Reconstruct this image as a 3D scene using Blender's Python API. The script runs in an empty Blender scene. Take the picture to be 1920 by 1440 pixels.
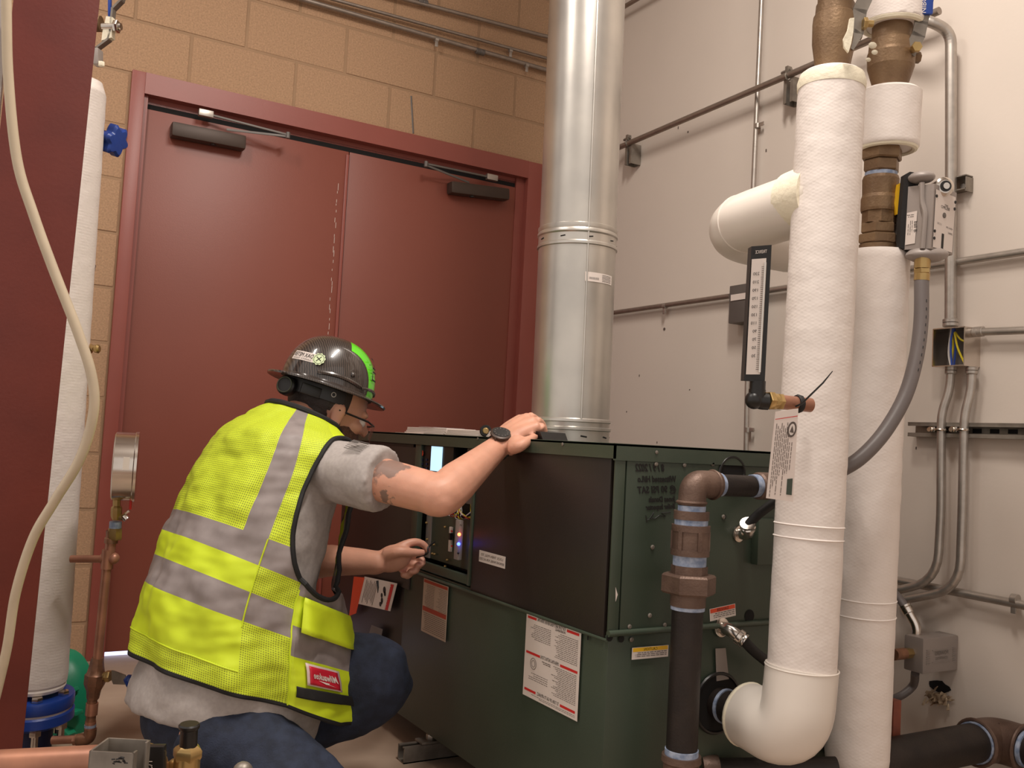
import bpy, bmesh, math, random
from mathutils import Vector as V, Matrix, noise as mnoise
random.seed(7)
S = bpy.context.scene
COL = S.collection
PI = math.pi

# ---------------------------------------------------------------- camera
CAM = V((0, 0, .87))
FPX = 1735.64                       # focal length in pixels of the 1920x1440 frame
CR = V((0.860688, -0.506371, 0.052960))
CU = V((-0.076529, -0.025833, 0.996733))
CF = V((0.503348, 0.861929, 0.060987))
cd = bpy.data.cameras.new('camera'); cam = bpy.data.objects.new('camera', cd); COL.objects.link(cam)
cd.sensor_width = 36; cd.lens = FPX / 1920 * 36; cd.clip_start = .05; cd.clip_end = 50
cam.matrix_world = Matrix(((CR.x, CU.x, -CF.x, CAM.x), (CR.y, CU.y, -CF.y, CAM.y), (CR.z, CU.z, -CF.z, CAM.z), (0, 0, 0, 1)))
S.camera = cam
# ---------------------------------------------------------------- light
w = bpy.data.worlds.new('world'); S.world = w; w.use_nodes = True
w.node_tree.nodes['Background'].inputs[0].default_value = (1, .90, .82, 1)
w.node_tree.nodes['Background'].inputs[1].default_value = .62
def area(name, loc, aim, sx, sy, power, col=(1, .92, .84)):
    l = bpy.data.lights.new(name, 'AREA'); l.shape = 'RECTANGLE'; l.size = sx; l.size_y = sy; l.energy = power; l.color = col
    o = bpy.data.objects.new(name, l); COL.objects.link(o); o.location = loc
    d = (V(aim) - V(loc)).normalized(); o.rotation_euler = d.to_track_quat('-Z', 'Y').to_euler()
    return o
area('ceiling_tube_light', (.95, .95, 3.25), (1.25, 1.35, 0), .16, 1.25, 52)
area('ceiling_tube_light_far', (-.5, 1.9, 3.3), (.2, 2.6, 0), .16, 1.25, 26)
vs = S.view_settings
vs.view_transform = 'Standard'; vs.look = 'None'; vs.gamma = 1; vs.use_curve_mapping = False; vs.exposure = .36
S.cycles.max_bounces = 8

# ---------------------------------------------------------------- helpers
def ray(x, y): return CR * ((x - 960) / FPX) - CU * ((y - 720) / FPX) + CF
def FD(x, y, d): return CAM + ray(x, y) * d             # point at depth d metres
def FX(x, y, X): r = ray(x, y); return CAM + r * (X / r.x)      # point on the plane x = X
def FY(x, y, Y): r = ray(x, y); return CAM + r * (Y / r.y)
def FZ(x, y, Z): r = ray(x, y); return CAM + r * ((Z - CAM.z) / r.z)
def rp(px, d): return px * d / FPX
def srgb(c):
    c = c / 255.
    return c / 12.92 if c <= .04045 else ((c + .055) / 1.055) ** 2.4
def M(name, rgb, rough=.6, metal=0., var=.08, vscale=8., bump=0., bscale=60., coat=0., emit=0., spec=.5, rgb2=None, thr=(.35, .65), alpha=1., trans=0., det=4.):
    m = bpy.data.materials.new(name); m.use_nodes = True; nt = m.node_tree; N = nt.nodes; L = nt.links
    b = N['Principled BSDF']; c = [srgb(v) for v in rgb]
    b.inputs['Roughness'].default_value = rough; b.inputs['Metallic'].default_value = metal
    b.inputs['Coat Weight'].default_value = coat; b.inputs['Coat Roughness'].default_value = .06
    b.inputs['Specular IOR Level'].default_value = spec; b.inputs['Alpha'].default_value = alpha
    b.inputs['Transmission Weight'].default_value = trans
    tc = N.new('ShaderNodeTexCoord')
    nz = N.new('ShaderNodeTexNoise'); nz.inputs['Scale'].default_value = vscale; nz.inputs['Detail'].default_value = det
    L.new(tc.outputs['Object'], nz.inputs['Vector'])
    cr = N.new('ShaderNodeValToRGB'); L.new(nz.outputs['Fac'], cr.inputs['Fac'])
    cr.color_ramp.elements[0].position = thr[0]; cr.color_ramp.elements[1].position = thr[1]
    if rgb2: e = [srgb(v) for v in rgb2]
    else: e = [min(1, v * (1 + var)) for v in c]; c = [v * (1 - var) for v in c]
    cr.color_ramp.elements[0].color = (*c, 1); cr.color_ramp.elements[1].color = (*e, 1)
    L.new(cr.outputs['Color'], b.inputs['Base Color'])
    if emit:
        b.inputs['Emission Color'].default_value = (*[srgb(v) for v in rgb], 1); b.inputs['Emission Strength'].default_value = emit
    if bump:
        n2 = N.new('ShaderNodeTexNoise'); n2.inputs['Scale'].default_value = bscale; n2.inputs['Detail'].default_value = 3
        L.new(tc.outputs['Object'], n2.inputs['Vector'])
        bp = N.new('ShaderNodeBump'); bp.inputs['Strength'].default_value = bump; bp.inputs['Distance'].default_value = .004
        L.new(n2.outputs['Fac'], bp.inputs['Height']); L.new(bp.outputs['Normal'], b.inputs['Normal'])
    return m
def jacket_weave(m):      # reinforcing scrim that shows through the paper jacket as a fine slanted net
    N, L = m.node_tree.nodes, m.node_tree.links; b = N['Principled BSDF']; old = b.inputs['Normal'].links[0].from_socket; tc = N.new('ShaderNodeTexCoord'); prev = old
    for rot in (.42, -.42):
        mp = N.new('ShaderNodeMapping'); mp.inputs['Rotation'].default_value = (rot, rot * .6, 0); L.new(tc.outputs['Object'], mp.inputs['Vector'])
        wv = N.new('ShaderNodeTexWave'); wv.bands_direction = 'Z'; wv.inputs['Scale'].default_value = 48; wv.inputs['Distortion'].default_value = .8; wv.inputs['Detail'].default_value = 1; L.new(mp.outputs['Vector'], wv.inputs['Vector'])
        bp = N.new('ShaderNodeBump'); bp.inputs['Strength'].default_value = .055; bp.inputs['Distance'].default_value = .0012; L.new(wv.outputs['Fac'], bp.inputs['Height']); L.new(prev, bp.inputs['Normal']); prev = bp.outputs['Normal']
    L.new(prev, b.inputs['Normal'])
def props(o, label=None, cat=None, group=None, kind=None):
    if label: o['label'] = label
    if cat: o['category'] = cat
    if group: o['group'] = group
    if kind: o['kind'] = kind
    return o
ORG = {}
def thing(name, label, cat, loc, group=None, kind=None):
    o = bpy.data.objects.new(name, None); COL.objects.link(o); o.location = loc; o.empty_display_size = .05
    ORG[o] = V(loc); return props(o, label, cat, group, kind)
def perp(d):
    d = V(d).normalized(); a = V((0, 0, 1)) if abs(d.z) < .9 else V((1, 0, 0))
    u = d.cross(a).normalized(); return u, d.cross(u).normalized()
def fillet(pts, r, n=6):
    pts = [V(p) for p in pts]; out = [pts[0]]
    rr = r if isinstance(r, (list, tuple)) else [r] * len(pts)
    for i in range(1, len(pts) - 1):
        a, b, c = pts[i - 1], pts[i], pts[i + 1]
        k = min(rr[i], (a - b).length * .49, (c - b).length * .49)
        p, q = b + (a - b).normalized() * k, b + (c - b).normalized() * k
        for j in range(n + 1):
            t = j / n; out.append(p * (1 - t) ** 2 + b * 2 * t * (1 - t) + q * t * t)
    return out + [pts[-1]]
def spline(pts, n=6):
    pts = [V(p) for p in pts]; P = [pts[0] * 2 - pts[1]] + pts + [pts[-1] * 2 - pts[-2]]; out = []
    for i in range(1, len(P) - 2):
        for j in range(n):
            t = j / n; a, b, c, d = P[i - 1:i + 3]
            out.append(.5 * ((2 * b) + (c - a) * t + (2 * a - 5 * b + 4 * c - d) * t * t + (3 * b - a - 3 * c + d) * t ** 3))
    return out + [pts[-1]]
class G:
    def __init__(s): s.bm = bmesh.new(); s.mi = 0
    def face(s, vs):
        try: f = s.bm.faces.new(vs); f.material_index = s.mi; return f
        except ValueError: return None
    def grid(s, rows, closed=True, caps=(True, True)):
        R = [[s.bm.verts.new(p) for p in r] for r in rows]; n = len(R[0])
        for i in range(len(R) - 1):
            for j in range(n if closed else n - 1):
                s.face((R[i][j], R[i][(j + 1) % n], R[i + 1][(j + 1) % n], R[i + 1][j]))
        if closed and caps[0]: s.face(R[0][::-1])
        if closed and caps[1]: s.face(R[-1])
        return s
    def box(s, c, size, ax=None, bev=0):
        c = V(c); ax = ax or (V((1, 0, 0)), V((0, 1, 0)), V((0, 0, 1))); h = [x / 2 for x in size]
        vs = [s.bm.verts.new(c + ax[0] * h[0] * i + ax[1] * h[1] * j + ax[2] * h[2] * k) for i in (-1, 1) for j in (-1, 1) for k in (-1, 1)]
        fs = [s.face([vs[i] for i in q]) for q in ((0, 1, 3, 2), (4, 6, 7, 5), (0, 4, 5, 1), (2, 3, 7, 6), (0, 2, 6, 4), (1, 5, 7, 3))]
        if bev:
            es = list({e for f in fs for e in f.edges})
            r = bmesh.ops.bevel(s.bm, geom=es, offset=bev, segments=2, affect='EDGES', profile=.6)
            for f in r['faces']: f.material_index = s.mi
        return s
    def lathe(s, p, d, prof, seg=28, ex=None, scale=(1, 1)):
        p = V(p); d = V(d).normalized(); u, v = (ex if ex else perp(d))
        return s.grid([[p + d * t + u * (math.cos(2 * PI * k / seg) * max(r, .0002) * scale[0]) + v * (math.sin(2 * PI * k / seg) * max(r, .0002) * scale[1]) for k in range(seg)] for t, r in prof])
    def cyl(s, a, b, r, r2=None, seg=24):
        a, b = V(a), V(b); return s.lathe(a, b - a, [(0, r), ((b - a).length, r if r2 is None else r2)], seg)
    def hexn(s, a, b, r, c=.12):
        a, b = V(a), V(b); L = (b - a).length
        return s.lathe(a, b - a, [(0, r * .93), (L * c, r), (L * (1 - c), r), (L, r * .93)], 6)
    def tube(s, pts, r, seg=14, caps=(True, True), flat=None):
        pts = [V(p) for p in pts]; n = len(pts); rr = r if isinstance(r, (list, tuple)) else [r] * n
        t0 = (pts[1] - pts[0]).normalized(); u = perp(t0)[0]; rows = []
        for i in range(n):
            t = (pts[min(i + 1, n - 1)] - pts[max(i - 1, 0)]).normalized()
            u = (u - t * u.dot(t)).normalized(); v = t.cross(u)
            rows.append([pts[i] + (u * math.cos(2 * PI * k / seg) + v * math.sin(2 * PI * k / seg)) * rr[i] for k in range(seg)])
        return s.grid(rows, True, caps)
    def ell(s, c, ax, rad, seg=20, rings=12):
        c = V(c)
        return s.grid([[c + ax[0] * (rad[0] * math.sin(PI * i / rings) * math.cos(2 * PI * k / seg)) + ax[1] * (rad[1] * math.sin(PI * i / rings) * math.sin(2 * PI * k / seg)) + ax[2] * (rad[2] * math.cos(PI * i / rings)) for k in range(seg)] for i in [.15] + list(range(1, rings)) + [rings - .15]])
    def sph(s, c, r, seg=16, rings=10): return s.ell(c, (V((1, 0, 0)), V((0, 1, 0)), V((0, 0, 1))), (r, r, r), seg, rings)
    def torus(s, c, d, R, r, seg=32, k=8, scale=(1, 1), ex=None):
        c = V(c); d = V(d).normalized(); u, v = ex if ex else perp(d); rows = []
        for i in range(seg + 1):
            a = 2 * PI * i / seg; o = (u * math.cos(a) * scale[0] + v * math.sin(a) * scale[1])
            rows.append([c + o * R + (o * math.cos(2 * PI * j / k) + d * math.sin(2 * PI * j / k)) * r for j in range(k)])
        return s.grid(rows, True, (False, False))
    def prism(s, pts, vec):
        vec = V(vec); a = [s.bm.verts.new(V(p)) for p in pts]; b = [s.bm.verts.new(V(p) + vec) for p in pts]; n = len(a)
        s.face(a[::-1]); s.face(b)
        for i in range(n): s.face((a[i], a[(i + 1) % n], b[(i + 1) % n], b[i]))
        return s
    def slab(s, o, u, v, w, h, t, nrm):      # sticker: lower corner o, directions u v, size w h, thickness t along nrm
        return s.prism([o, o + u * w, o + u * w + v * h, o + v * h], nrm * t)
    def text(s, body, size, o, u, v, align='LEFT', shear=0, bold=0, fn=None, maxw=None):
        c = bpy.data.curves.new('t', 'FONT'); c.body = body; c.size = size; c.resolution_u = 2; c.align_x = align; c.shear = shear; c.offset = bold
        ob = bpy.data.objects.new('t', c); me = bpy.data.meshes.new_from_object(ob)
        xs = [q.co.x for q in me.vertices]; k = 1
        if maxw and xs: k = maxw / (max(xs) - min(xs))
        fn = fn or (lambda x, y: o + u * (x * k) + v * y)
        vs = [s.bm.verts.new(fn(q.co.x, q.co.y)) for q in me.vertices]
        for p in me.polygons: s.face([vs[i] for i in p.vertices])
        bpy.data.objects.remove(ob); bpy.data.curves.remove(c); bpy.data.meshes.remove(me); return s
    def rows(s, o, u, v, w, n, pitch, t=.0012, ragged=.3, words=True):   # illegible fine print
        for i in range(n):
            x = 0; L = w * (1 - random.random() * ragged)
            while x < L:
                l = min(L - x, random.uniform(.004, .013)); p = o + u * x - v * (i * pitch)
                s.face([s.bm.verts.new(q) for q in (p, p + u * l, p + u * l + v * t, p + v * t)]); x += l + .0018
        return s
    def out(s, name, mats, parent=None, smooth=35, org=None, **tags):
        me = bpy.data.meshes.new(name)
        if parent is not None: o0 = ORG[parent]
        elif org is not None: o0 = V(org)
        else:
            xs = [q.co for q in s.bm.verts]; o0 = V((sum(q.x for q in xs) / len(xs), sum(q.y for q in xs) / len(xs), min(q.z for q in xs)))
        bmesh.ops.translate(s.bm, verts=s.bm.verts, vec=-o0)
        if smooth is not None: bmesh.ops.recalc_face_normals(s.bm, faces=s.bm.faces)
        s.bm.to_mesh(me); s.bm.free()
        for m in (mats if isinstance(mats, (list, tuple)) else [mats]): me.materials.append(m)
        if smooth:
            me.polygons.foreach_set('use_smooth', [True] * len(me.polygons)); me.set_sharp_from_angle(angle=math.radians(smooth))
        o = bpy.data.objects.new(name, me); COL.objects.link(o)
        if parent is not None: o.parent = parent
        else: o.location = o0
        ORG[o] = o0
        return props(o, **tags)
def remesh(o, voxel, it=6, lam=.5):
    md = o.modifiers.new('r', 'REMESH'); md.mode = 'VOXEL'; md.voxel_size = voxel; md.use_smooth_shade = True
    m2 = o.modifiers.new('s', 'SMOOTH'); m2.factor = lam; m2.iterations = it
    dg = bpy.context.evaluated_depsgraph_get(); dg.update()
    me = bpy.data.meshes.new_from_object(o.evaluated_get(dg)); old = o.data; o.modifiers.clear(); o.data = me
    if not me.materials:
        for m in old.materials: me.materials.append(m)
    me.polygons.foreach_set('use_smooth', [True] * len(me.polygons)); return o

# ---------------------------------------------------------------- materials
m_block = M('cmu_block', (172, 138, 108), .95, var=.17, vscale=150, bump=.5, bscale=260, det=4, thr=(.3, .7))
m_mortar = M('mortar', (158, 128, 100), .95, var=.06, bump=.3, bscale=200)
m_wallw = M('painted_drywall', (204, 192, 181), .75, var=.015, vscale=3, bump=.06, bscale=90)
m_floor = M('concrete_floor', (176, 156, 138), .55, rgb2=(150, 128, 110), vscale=3, bump=.08, bscale=30)
m_ceil = M('ceiling_paint', (200, 192, 184), .9)
m_door = M('maroon_door_paint', (130, 68, 54), .42, var=.03, vscale=2, bump=.05, bscale=250)
m_frame = M('maroon_frame_paint', (140, 72, 62), .38, var=.03, bump=.04, bscale=200)
m_dark = M('dark_gap', (14, 11, 10), .9)
m_daylight = M('daylight_strip', (205, 215, 255), .5, emit=1.5)
m_bronze = M('closer_bronze', (66, 52, 44), .45, .3, var=.05)
m_alum = M('aluminium', (170, 162, 154), .35, .8, var=.05)
m_emt = M('galvanised_conduit', (176, 168, 160), .38, .75, var=.08, vscale=40)
m_emtd = M('old_conduit', (150, 138, 128), .42, .7, var=.08, vscale=40)
m_flue = M('galvanised_sheet', (205, 200, 192), .33, .85, rgb2=(184, 180, 174), vscale=5, bump=.05, bscale=25)
m_green = M('boiler_green', (56, 66, 54), .42, var=.05, vscale=6, bump=.06, bscale=300)
m_green2 = M('boiler_green_trim', (60, 70, 58), .38, var=.05, bump=.05, bscale=300)
m_black = M('black_panel', (42, 33, 29), .42, rgb2=(36, 29, 26), vscale=4, bump=.05, bscale=300)
m_blk = M('black_plastic', (22, 20, 20), .38)
m_blkm = M('matte_black', (26, 23, 22), .7)
m_white = M('white_sticker', (214, 202, 194), .5, var=.02)
m_beige = M('aged_sticker', (190, 168, 148), .5, var=.04)
m_red = M('red_print', (196, 36, 34), .5, var=.02)
m_rust = M('orange_red_print', (176, 62, 38), .5, var=.03)
m_org = M('orange_sticker', (214, 72, 34), .5, var=.03)
m_yel = M('yellow_print', (226, 176, 30), .5, var=.02)
m_ink = M('black_ink', (24, 20, 20), .6, var=0)
m_inkg = M('grey_ink', (88, 76, 70), .6, var=0)
m_jack = M('white_pipe_jacket', (226, 216, 209), .55, var=.02, vscale=6, bump=.35, bscale=45); jacket_weave(m_jack)
m_pvc = M('white_pvc_fitting', (225, 216, 206), .3, var=.015, bump=.05, bscale=20)
m_mastic = M('cream_mastic', (228, 219, 196), .55, bump=.4, bscale=70)
m_bron = M('cast_bronze', (134, 108, 80), .5, .45, rgb2=(108, 84, 62), vscale=12, bump=.25, bscale=180)
m_brass = M('brass', (178, 150, 100), .32, .8, var=.1, vscale=20)
m_copper = M('copper', (180, 126, 100), .4, .4, rgb2=(150, 104, 84), vscale=14)
m_copd = M('dark_copper', (150, 106, 80), .42, .4, rgb2=(104, 74, 58), vscale=30)
m_iron = M('black_iron', (46, 38, 34), .5, .35, rgb2=(36, 30, 28), vscale=20, bump=.15, bscale=200)
m_rusty = M('malleable_iron', (112, 90, 78), .5, .4, rgb2=(84, 64, 54), vscale=16, bump=.2, bscale=220)
m_tape = M('blue_thread_tape', (166, 176, 196), .6, rgb2=(112, 128, 156), vscale=70)
m_chrome = M('zinc_chrome', (214, 206, 198), .2, 1, var=.05)
m_flex = M('grey_flex_conduit', (104, 96, 94), .45, var=.05, bump=.05)
m_greybox = M('grey_cast_box', (152, 142, 136), .5, .2, var=.04, bump=.05, bscale=200)
m_dkgrey = M('dark_grey_steel', (104, 98, 94), .5, .3)
m_column = M('red_oxide_steel', (94, 33, 25), .45, rgb2=(106, 40, 30), vscale=5, bump=.1, bscale=120)
m_cable = M('beige_cable', (192, 176, 152), .45, var=.04, vscale=20)
m_blue = M('blue_enamel', (30, 62, 142), .35, var=.08, bump=.1, bscale=120)
m_dkblue = M('dark_blue_casting', (26, 36, 74), .5, var=.15, bump=.2)
m_pump = M('green_enamel', (20, 132, 96), .4, var=.08, bump=.05)
m_strut = M('galvanised_strut', (150, 142, 132), .45, .6, rgb2=(118, 110, 102), vscale=18)
m_glass = M('thermo_glass', (235, 235, 235), .05, alpha=.25)
m_screen = M('lcd_screen', (170, 205, 228), .3, emit=1.1)
m_ledb = M('blue_led', (40, 60, 255), .3, emit=14)
m_ledr = M('red_led', (255, 90, 50), .3, emit=7)
m_yw = M('yellow_wire', (206, 186, 40), .5); m_bw = M('blue_wire', (40, 70, 150), .5); m_ww = M('white_wire', (205, 200, 196), .5); m_rw = M('red_wire', (150, 40, 36), .5)
m_paper = M('paper', (216, 202, 194), .7, var=.02)
# ================================================================ SETTING
YA, XB = 3.68, 2.37          # block wall plane, white wall plane
X_, Y_, Z_ = V((1, 0, 0)), V((0, 1, 0)), V((0, 0, 1))
FL, FR, FT = .43, 2.252, 2.175        # door frame outer left, right, top
ZC = 3.45
g = G(); yw = YA + .06 - .0015
g.box(((-1.45 + FL) / 2, yw, ZC / 2), (FL + 1.45, .12, ZC)); g.box(((FR + XB + .1) / 2, yw, ZC / 2), (XB + .1 - FR, .12, ZC)); g.box(((FL + FR) / 2, yw, (FT + ZC) / 2), (FR - FL, .12, ZC - FT))
wb = g.out('wall_back', m_mortar, smooth=None, kind='structure')
# opening for the doors is covered by the frame; blocks are separate pieces in front of the mortar bed
def block_mesh(wd, ht):
    g = G(); j = .0058
    g.box((0, .012, 0), (wd - 2 * j, .024, ht - 2 * j), bev=.0025)
    me = bpy.data.meshes.new('block'); g.bm.to_mesh(me); g.bm.free(); me.materials.append(m_block); return me
bms = {}
pz, pxp = .2032, .4135
for k in range(-11, 7):
    z0 = 2.165 + k * pz; z1 = min(z0 + pz, ZC); z0 = max(z0, 0)
    if z1 - z0 < .03: continue
    ph = .634 if k % 2 == 0 else .431 - .004
    for i in range(-5, 6):
        x0 = ph + i * pxp; x1 = x0 + pxp
        x0, x1 = max(x0, -1.35), min(x1, XB)
        if k < 0:
            if x0 < FL and x1 > FL: x1 = FL
            elif x0 >= FL and x1 <= FR: continue
            elif x1 > FR: x0 = max(x0, FR)
        if x1 - x0 < .03: continue
        key = (round(x1 - x0, 3), round(z1 - z0, 3))
        if key not in bms: bms[key] = block_mesh(*key)
        o = bpy.data.objects.new('block', bms[key]); COL.objects.link(o); o.parent = wb
        o.location = V(((x0 + x1) / 2, YA - .004 + random.uniform(-.0012, .0012), (z0 + z1) / 2)) - ORG[wb]
wr = G().box((XB + .06, .9, ZC / 2), (.12, 5.6, ZC)).out('wall_right', m_wallw, smooth=None, kind='structure')
G().box((.4, .9, -.05), (4.6, 5.7, .1)).out('floor', m_floor, smooth=None, kind='structure')
G().box((.4, .9, ZC + .05), (4.6, 5.7, .1)).out('ceiling', m_ceil, smooth=None, kind='structure')
# door frame (trim), double doors
fr = thing('trim_1', 'maroon steel frame around the double doors', None, (1.34, YA, 0), kind='structure')
IL, IR, IT = .478, 2.165, 2.095
g = G(); yf = YA - .022
for x0, x1 in ((FL, IL), (IR, FR)): g.box(((x0 + x1) / 2, yf + .035, FT / 2), (x1 - x0, .07, FT), bev=.002)
g.box(((IL + IR) / 2, yf + .035, (IT + FT) / 2), (IR - IL, .07, FT - IT))
g.out('frame', m_frame, fr)
g = G()
g.box((IL + .008, yf + .045, IT / 2), (.016, .05, IT)); g.box((IR - .022, yf + .052, IT / 2), (.044, .036, IT)); g.box(((IL + IR) / 2, yf + .06, IT - .012), (IR - IL, .03, .024))
g.out('rebate', m_frame, fr)
G().box(((IL + IR) / 2, yf + .055, IT - .03), (IR - IL, .02, .03)).out('head_gap', m_dark, fr, smooth=None)
YL = yf + .038
doors = []
for n, (x0, x1) in enumerate(((IL + .004, 1.3015), (1.3055, IR - .004))):
    d = G().box(((x0 + x1) / 2, YL + .022, (IT - .045 + .02) / 2), (x1 - x0, .044, IT - .045 - .02), bev=.002).out('door_%d' % (n + 1), m_door, kind='structure'); doors.append(d)
g = G().box((1.2955, YL - .004, 1.02), (.012, .008, 2.03), bev=.001)
g.out('astragal', m_frame, doors[0])
G().box((1.32, YL + .03, .0105), (1.67, .01, .019)).out('threshold_gap_light', m_daylight, doors[0], smooth=None)
# scratches of pale paint next to the meeting edge
g = G()
for i in range(26):
    z = 1.9 - i * .03 + random.uniform(-.01, .01); x = 1.262 + random.uniform(-.003, .003)
    g.box((x, YL - .0006, z), (.0016, .0008, random.uniform(.008, .03)))
g.out('paint_scratch', m_white, doors[0], smooth=None)
def closer(d, pa, pb, h, bra, tip, elbow, piv):
    g = G(); a, b = FY(*pa, YL - .03), FY(*pb, YL - .03); a.y = b.y = YL - .03
    u = (b - a).normalized(); v = u.cross(Y_).normalized(); c = (a + b) / 2
    g.box(c, ((b - a).length, .055, h), (u, Y_, v), bev=.011)
    bd = g.out('door_closer', m_bronze, d)
    pc = FY(*piv, YL - .035); G().cyl(pc, pc - Z_ * .022, .011, seg=16).out('pivot_cap', m_blk, bd)
    br = FY(*bra, yf - .006); ti = FY(*tip, yf - .05); el = FY(*elbow, YL - .04)
    G().box(br, (.055, .02, .026), (X_, Y_, Z_), bev=.002).out('arm_bracket', m_alum, bd); g = G()
    t1 = ti - br; g.box((br + ti) / 2, (t1.length, .008, .008), (t1.normalized(), perp(t1)[0], perp(t1)[1]), bev=.002)
    t2 = ti - el; g.box((el + ti) / 2 - Z_ * .006, (t2.length, .004, .009), (t2.normalized(), perp(t2)[0], perp(t2)[1]), bev=.001)
    g.cyl(ti + Z_ * .01, ti - Z_ * .014, .009, seg=12)
    g.out('closer_arm', m_dkgrey, bd)
closer(doors[0], (320, 243), (459, 270), .056, (386, 213), (540, 253), (425, 240), (400, 262))
closer(doors[1], (842, 352), (951, 366), .054, (922, 333), (799, 307), (880, 340), (885, 361))
# wall marks: pencil-like grey stroke, chips and pits
g = G()
for a, b in (((771, 180), (773, 215)), ((773, 215), (775, 250))):
    p, q = FY(*a, YA - .006), FY(*b, YA - .006); g.tube([p, q], .004, 4)
g.out('wall_mark', m_dkgrey, wb, smooth=None)
g = G()
random.seed(3)
for i in range(34):
    y, z = random.uniform(.2, 3.2), random.uniform(.1, 2.2); g.box((XB - .0006, y, z), (.0012, random.uniform(.002, .006), random.uniform(.003, .011)))
p = FX(1246, 617, XB); g.cyl(p, p - X_ * .002, .006, seg=8)
g.out('paint_chip', m_inkg, wr, smooth=None, kind='stuff')

# ================================================================ CONDUITS on the block wall
def conduit(name, label, pts, r, mat=m_emt, bend=.1, couplings=(), clips=(), group=None, cat='conduit'):
    pts = [V(p) for p in pts]
    t = thing(name, label, cat, min(pts, key=lambda p: p.z), group)
    G().tube(fillet(pts, bend), r, 14).out('tube', mat, t)
    for a, b in couplings:
        G().lathe(a, b - a, [(0, r * 1.15), (.002, r * 1.35), ((b - a).length * .45, r * 1.35), ((b - a).length * .5, r * 1.15), ((b - a).length * .55, r * 1.35), ((b - a).length - .002, r * 1.35), ((b - a).length, r * 1.15)], 16).out('coupling', m_emt if mat is m_emt else m_dkgrey, t)
    for c, d, side, nr in clips:     # one-hole strap
        g = G(); d = V(d).normalized(); side = V(side); nr = V(nr)
        g.lathe(c - d * .008, d, [(0, r * 1.22), (.016, r * 1.22)], 16)
        g.box(c + side * (r + .012) + nr * (r * .5), (.024, .014, .003), (side, d, nr), bev=.0008)
        g.hexn(c + side * (r + .014) + nr * r * .5, c + side * (r + .014) - nr * .004, .005)
        g.out('strap', m_emt, t)
    return t
yc = YA - .03
def run(p0, p1, rad, label, bend, coup=None, clip=(), dz=-.02, keep=False):
    a, b = FY(*p0, yc), FY(*p1, yc); d = (b - a).normalized(); a = a - d * .9
    b = a + d * ((XB - .045 - a.x) / d.x); end = b - Y_ * 1.1 + Z_ * dz
    tail = [b, end] if keep else [b, b - Y_ * .2, V((b.x, b.y - .2, ZC))]
    cp = []
    if coup: c = FY(*coup, yc); cp = [(c - d * .022, c + d * .022)]
    cl = [(FY(*c, yc), d, -Z_, -Y_) for c in clip]
    return conduit('conduit', label, [a] + tail, rad, m_emtd, bend, cp, cl, 'conduits along the block wall')
run((765, 0), (1003, 63), .0095, 'topmost grey conduit along the block wall, highest of the three above the doors', .13, keep=True, coup=(793, 4))
run((640, 3), (1002, 103), .0075, 'thin middle conduit of the three on the block wall above the doors', .13, clip=((957, 95),))
run((640, 20), (1003, 125), .0105, 'lowest and thickest conduit of the three on the block wall above the doors', .13, coup=(900, 97), clip=((818, 74), (987, 122)))
# ================================================================ white wall services
xc = XB - .018
def wp(x, y, off=.018): return FX(x, y, XB - off)
a, b = wp(1175, 271, .055), wp(1530, 121, .055); d = (b - a).normalized()
t = conduit('conduit', 'upper horizontal conduit sloping across the white wall behind the white pipes', [a - d * .62, wp(1625, 78, .055) + d * .25], .0115, m_emtd, .01, group='conduits on the white wall')
for px in ((1178, 268), (1478, 143)):
    c = wp(*px, .055); g = G()
    zt = c.z - .008
    for sy in (-.02, .02): g.box((XB - .028, c.y + sy, zt - .04), (.05, .003, .085))
    g.box((XB - .003, c.y, zt - .04), (.004, .04, .085)); g.box((XB - .052, c.y - .014, zt - .04), (.003, .011, .085)); g.box((XB - .052, c.y + .014, zt - .04), (.003, .011, .085))
    g.torus(c, d, .0135, .003, 20, 6); g.box(c + Z_ * .022, (.02, .012, .022)); g.hexn(c + Z_ * .02 - d * .03, c + Z_ * .02 + d * .014, .006)
    g.out('strut_bracket', m_strut, t)
a = wp(1428, 0); b = wp(1404, 545)
d = (b - a).normalized()
conduit('conduit', 'thin vertical conduit behind the capped branch, running down into a dark grey box', [a - d * .4, b], .0085, m_emt, .02, clips=((wp(1421, 236), d, -Y_, -X_),), group='conduits on the white wall')
a = wp(1404, 590); b = wp(1396, 1000)
conduit('conduit', 'thin vertical conduit on the white wall dropping from the grey box behind the boiler', [a, b], .0085, m_emt, .02, clips=((wp(1403, 806), (b - a), -Y_, -X_),), group='conduits on the white wall')
# grey box with label
bx = thing('wall_box', 'dark grey electrical box on the white wall beside the thermometer', 'electrical box', wp(1400, 598, 0))
c = wp(1402, 570, .03); G().box(c, (.06, .125, .135), bev=.003).out('body', m_dkgrey, bx)
G().slab(V((XB - .0615, c.y + .052, c.z + .012)), -Y_, Z_, .085, .022, .001, -X_).out('box_label', m_paper, bx, smooth=None)
p = wp(1404, 541); G().hexn(p - Z_ * .012, p + Z_ * .014, .014).out('connector', m_emt, bx)
a, b = wp(1160, 585, .02), wp(1369, 555, .02); d = (b - a).normalized()
conduit('conduit', 'horizontal conduit on the white wall left of the grey electrical box', [a - d * .75, b], .0095, m_emtd, .01, clips=((wp(1247, 574, .02), d, -Z_, -X_),), group='conduits on the white wall')
a, b = wp(1432, 546, .02), wp(1920, 472, .02); d = (b - a).normalized()
conduit('conduit', 'horizontal conduit running behind both white pipes to the right edge at mid height', [a, b + d * .9], .0105, m_emt, .01, group='conduits on the white wall')
a, b = wp(1640, 1080, .03), wp(1920, 1135, .03); d = (b - a).normalized()
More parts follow.
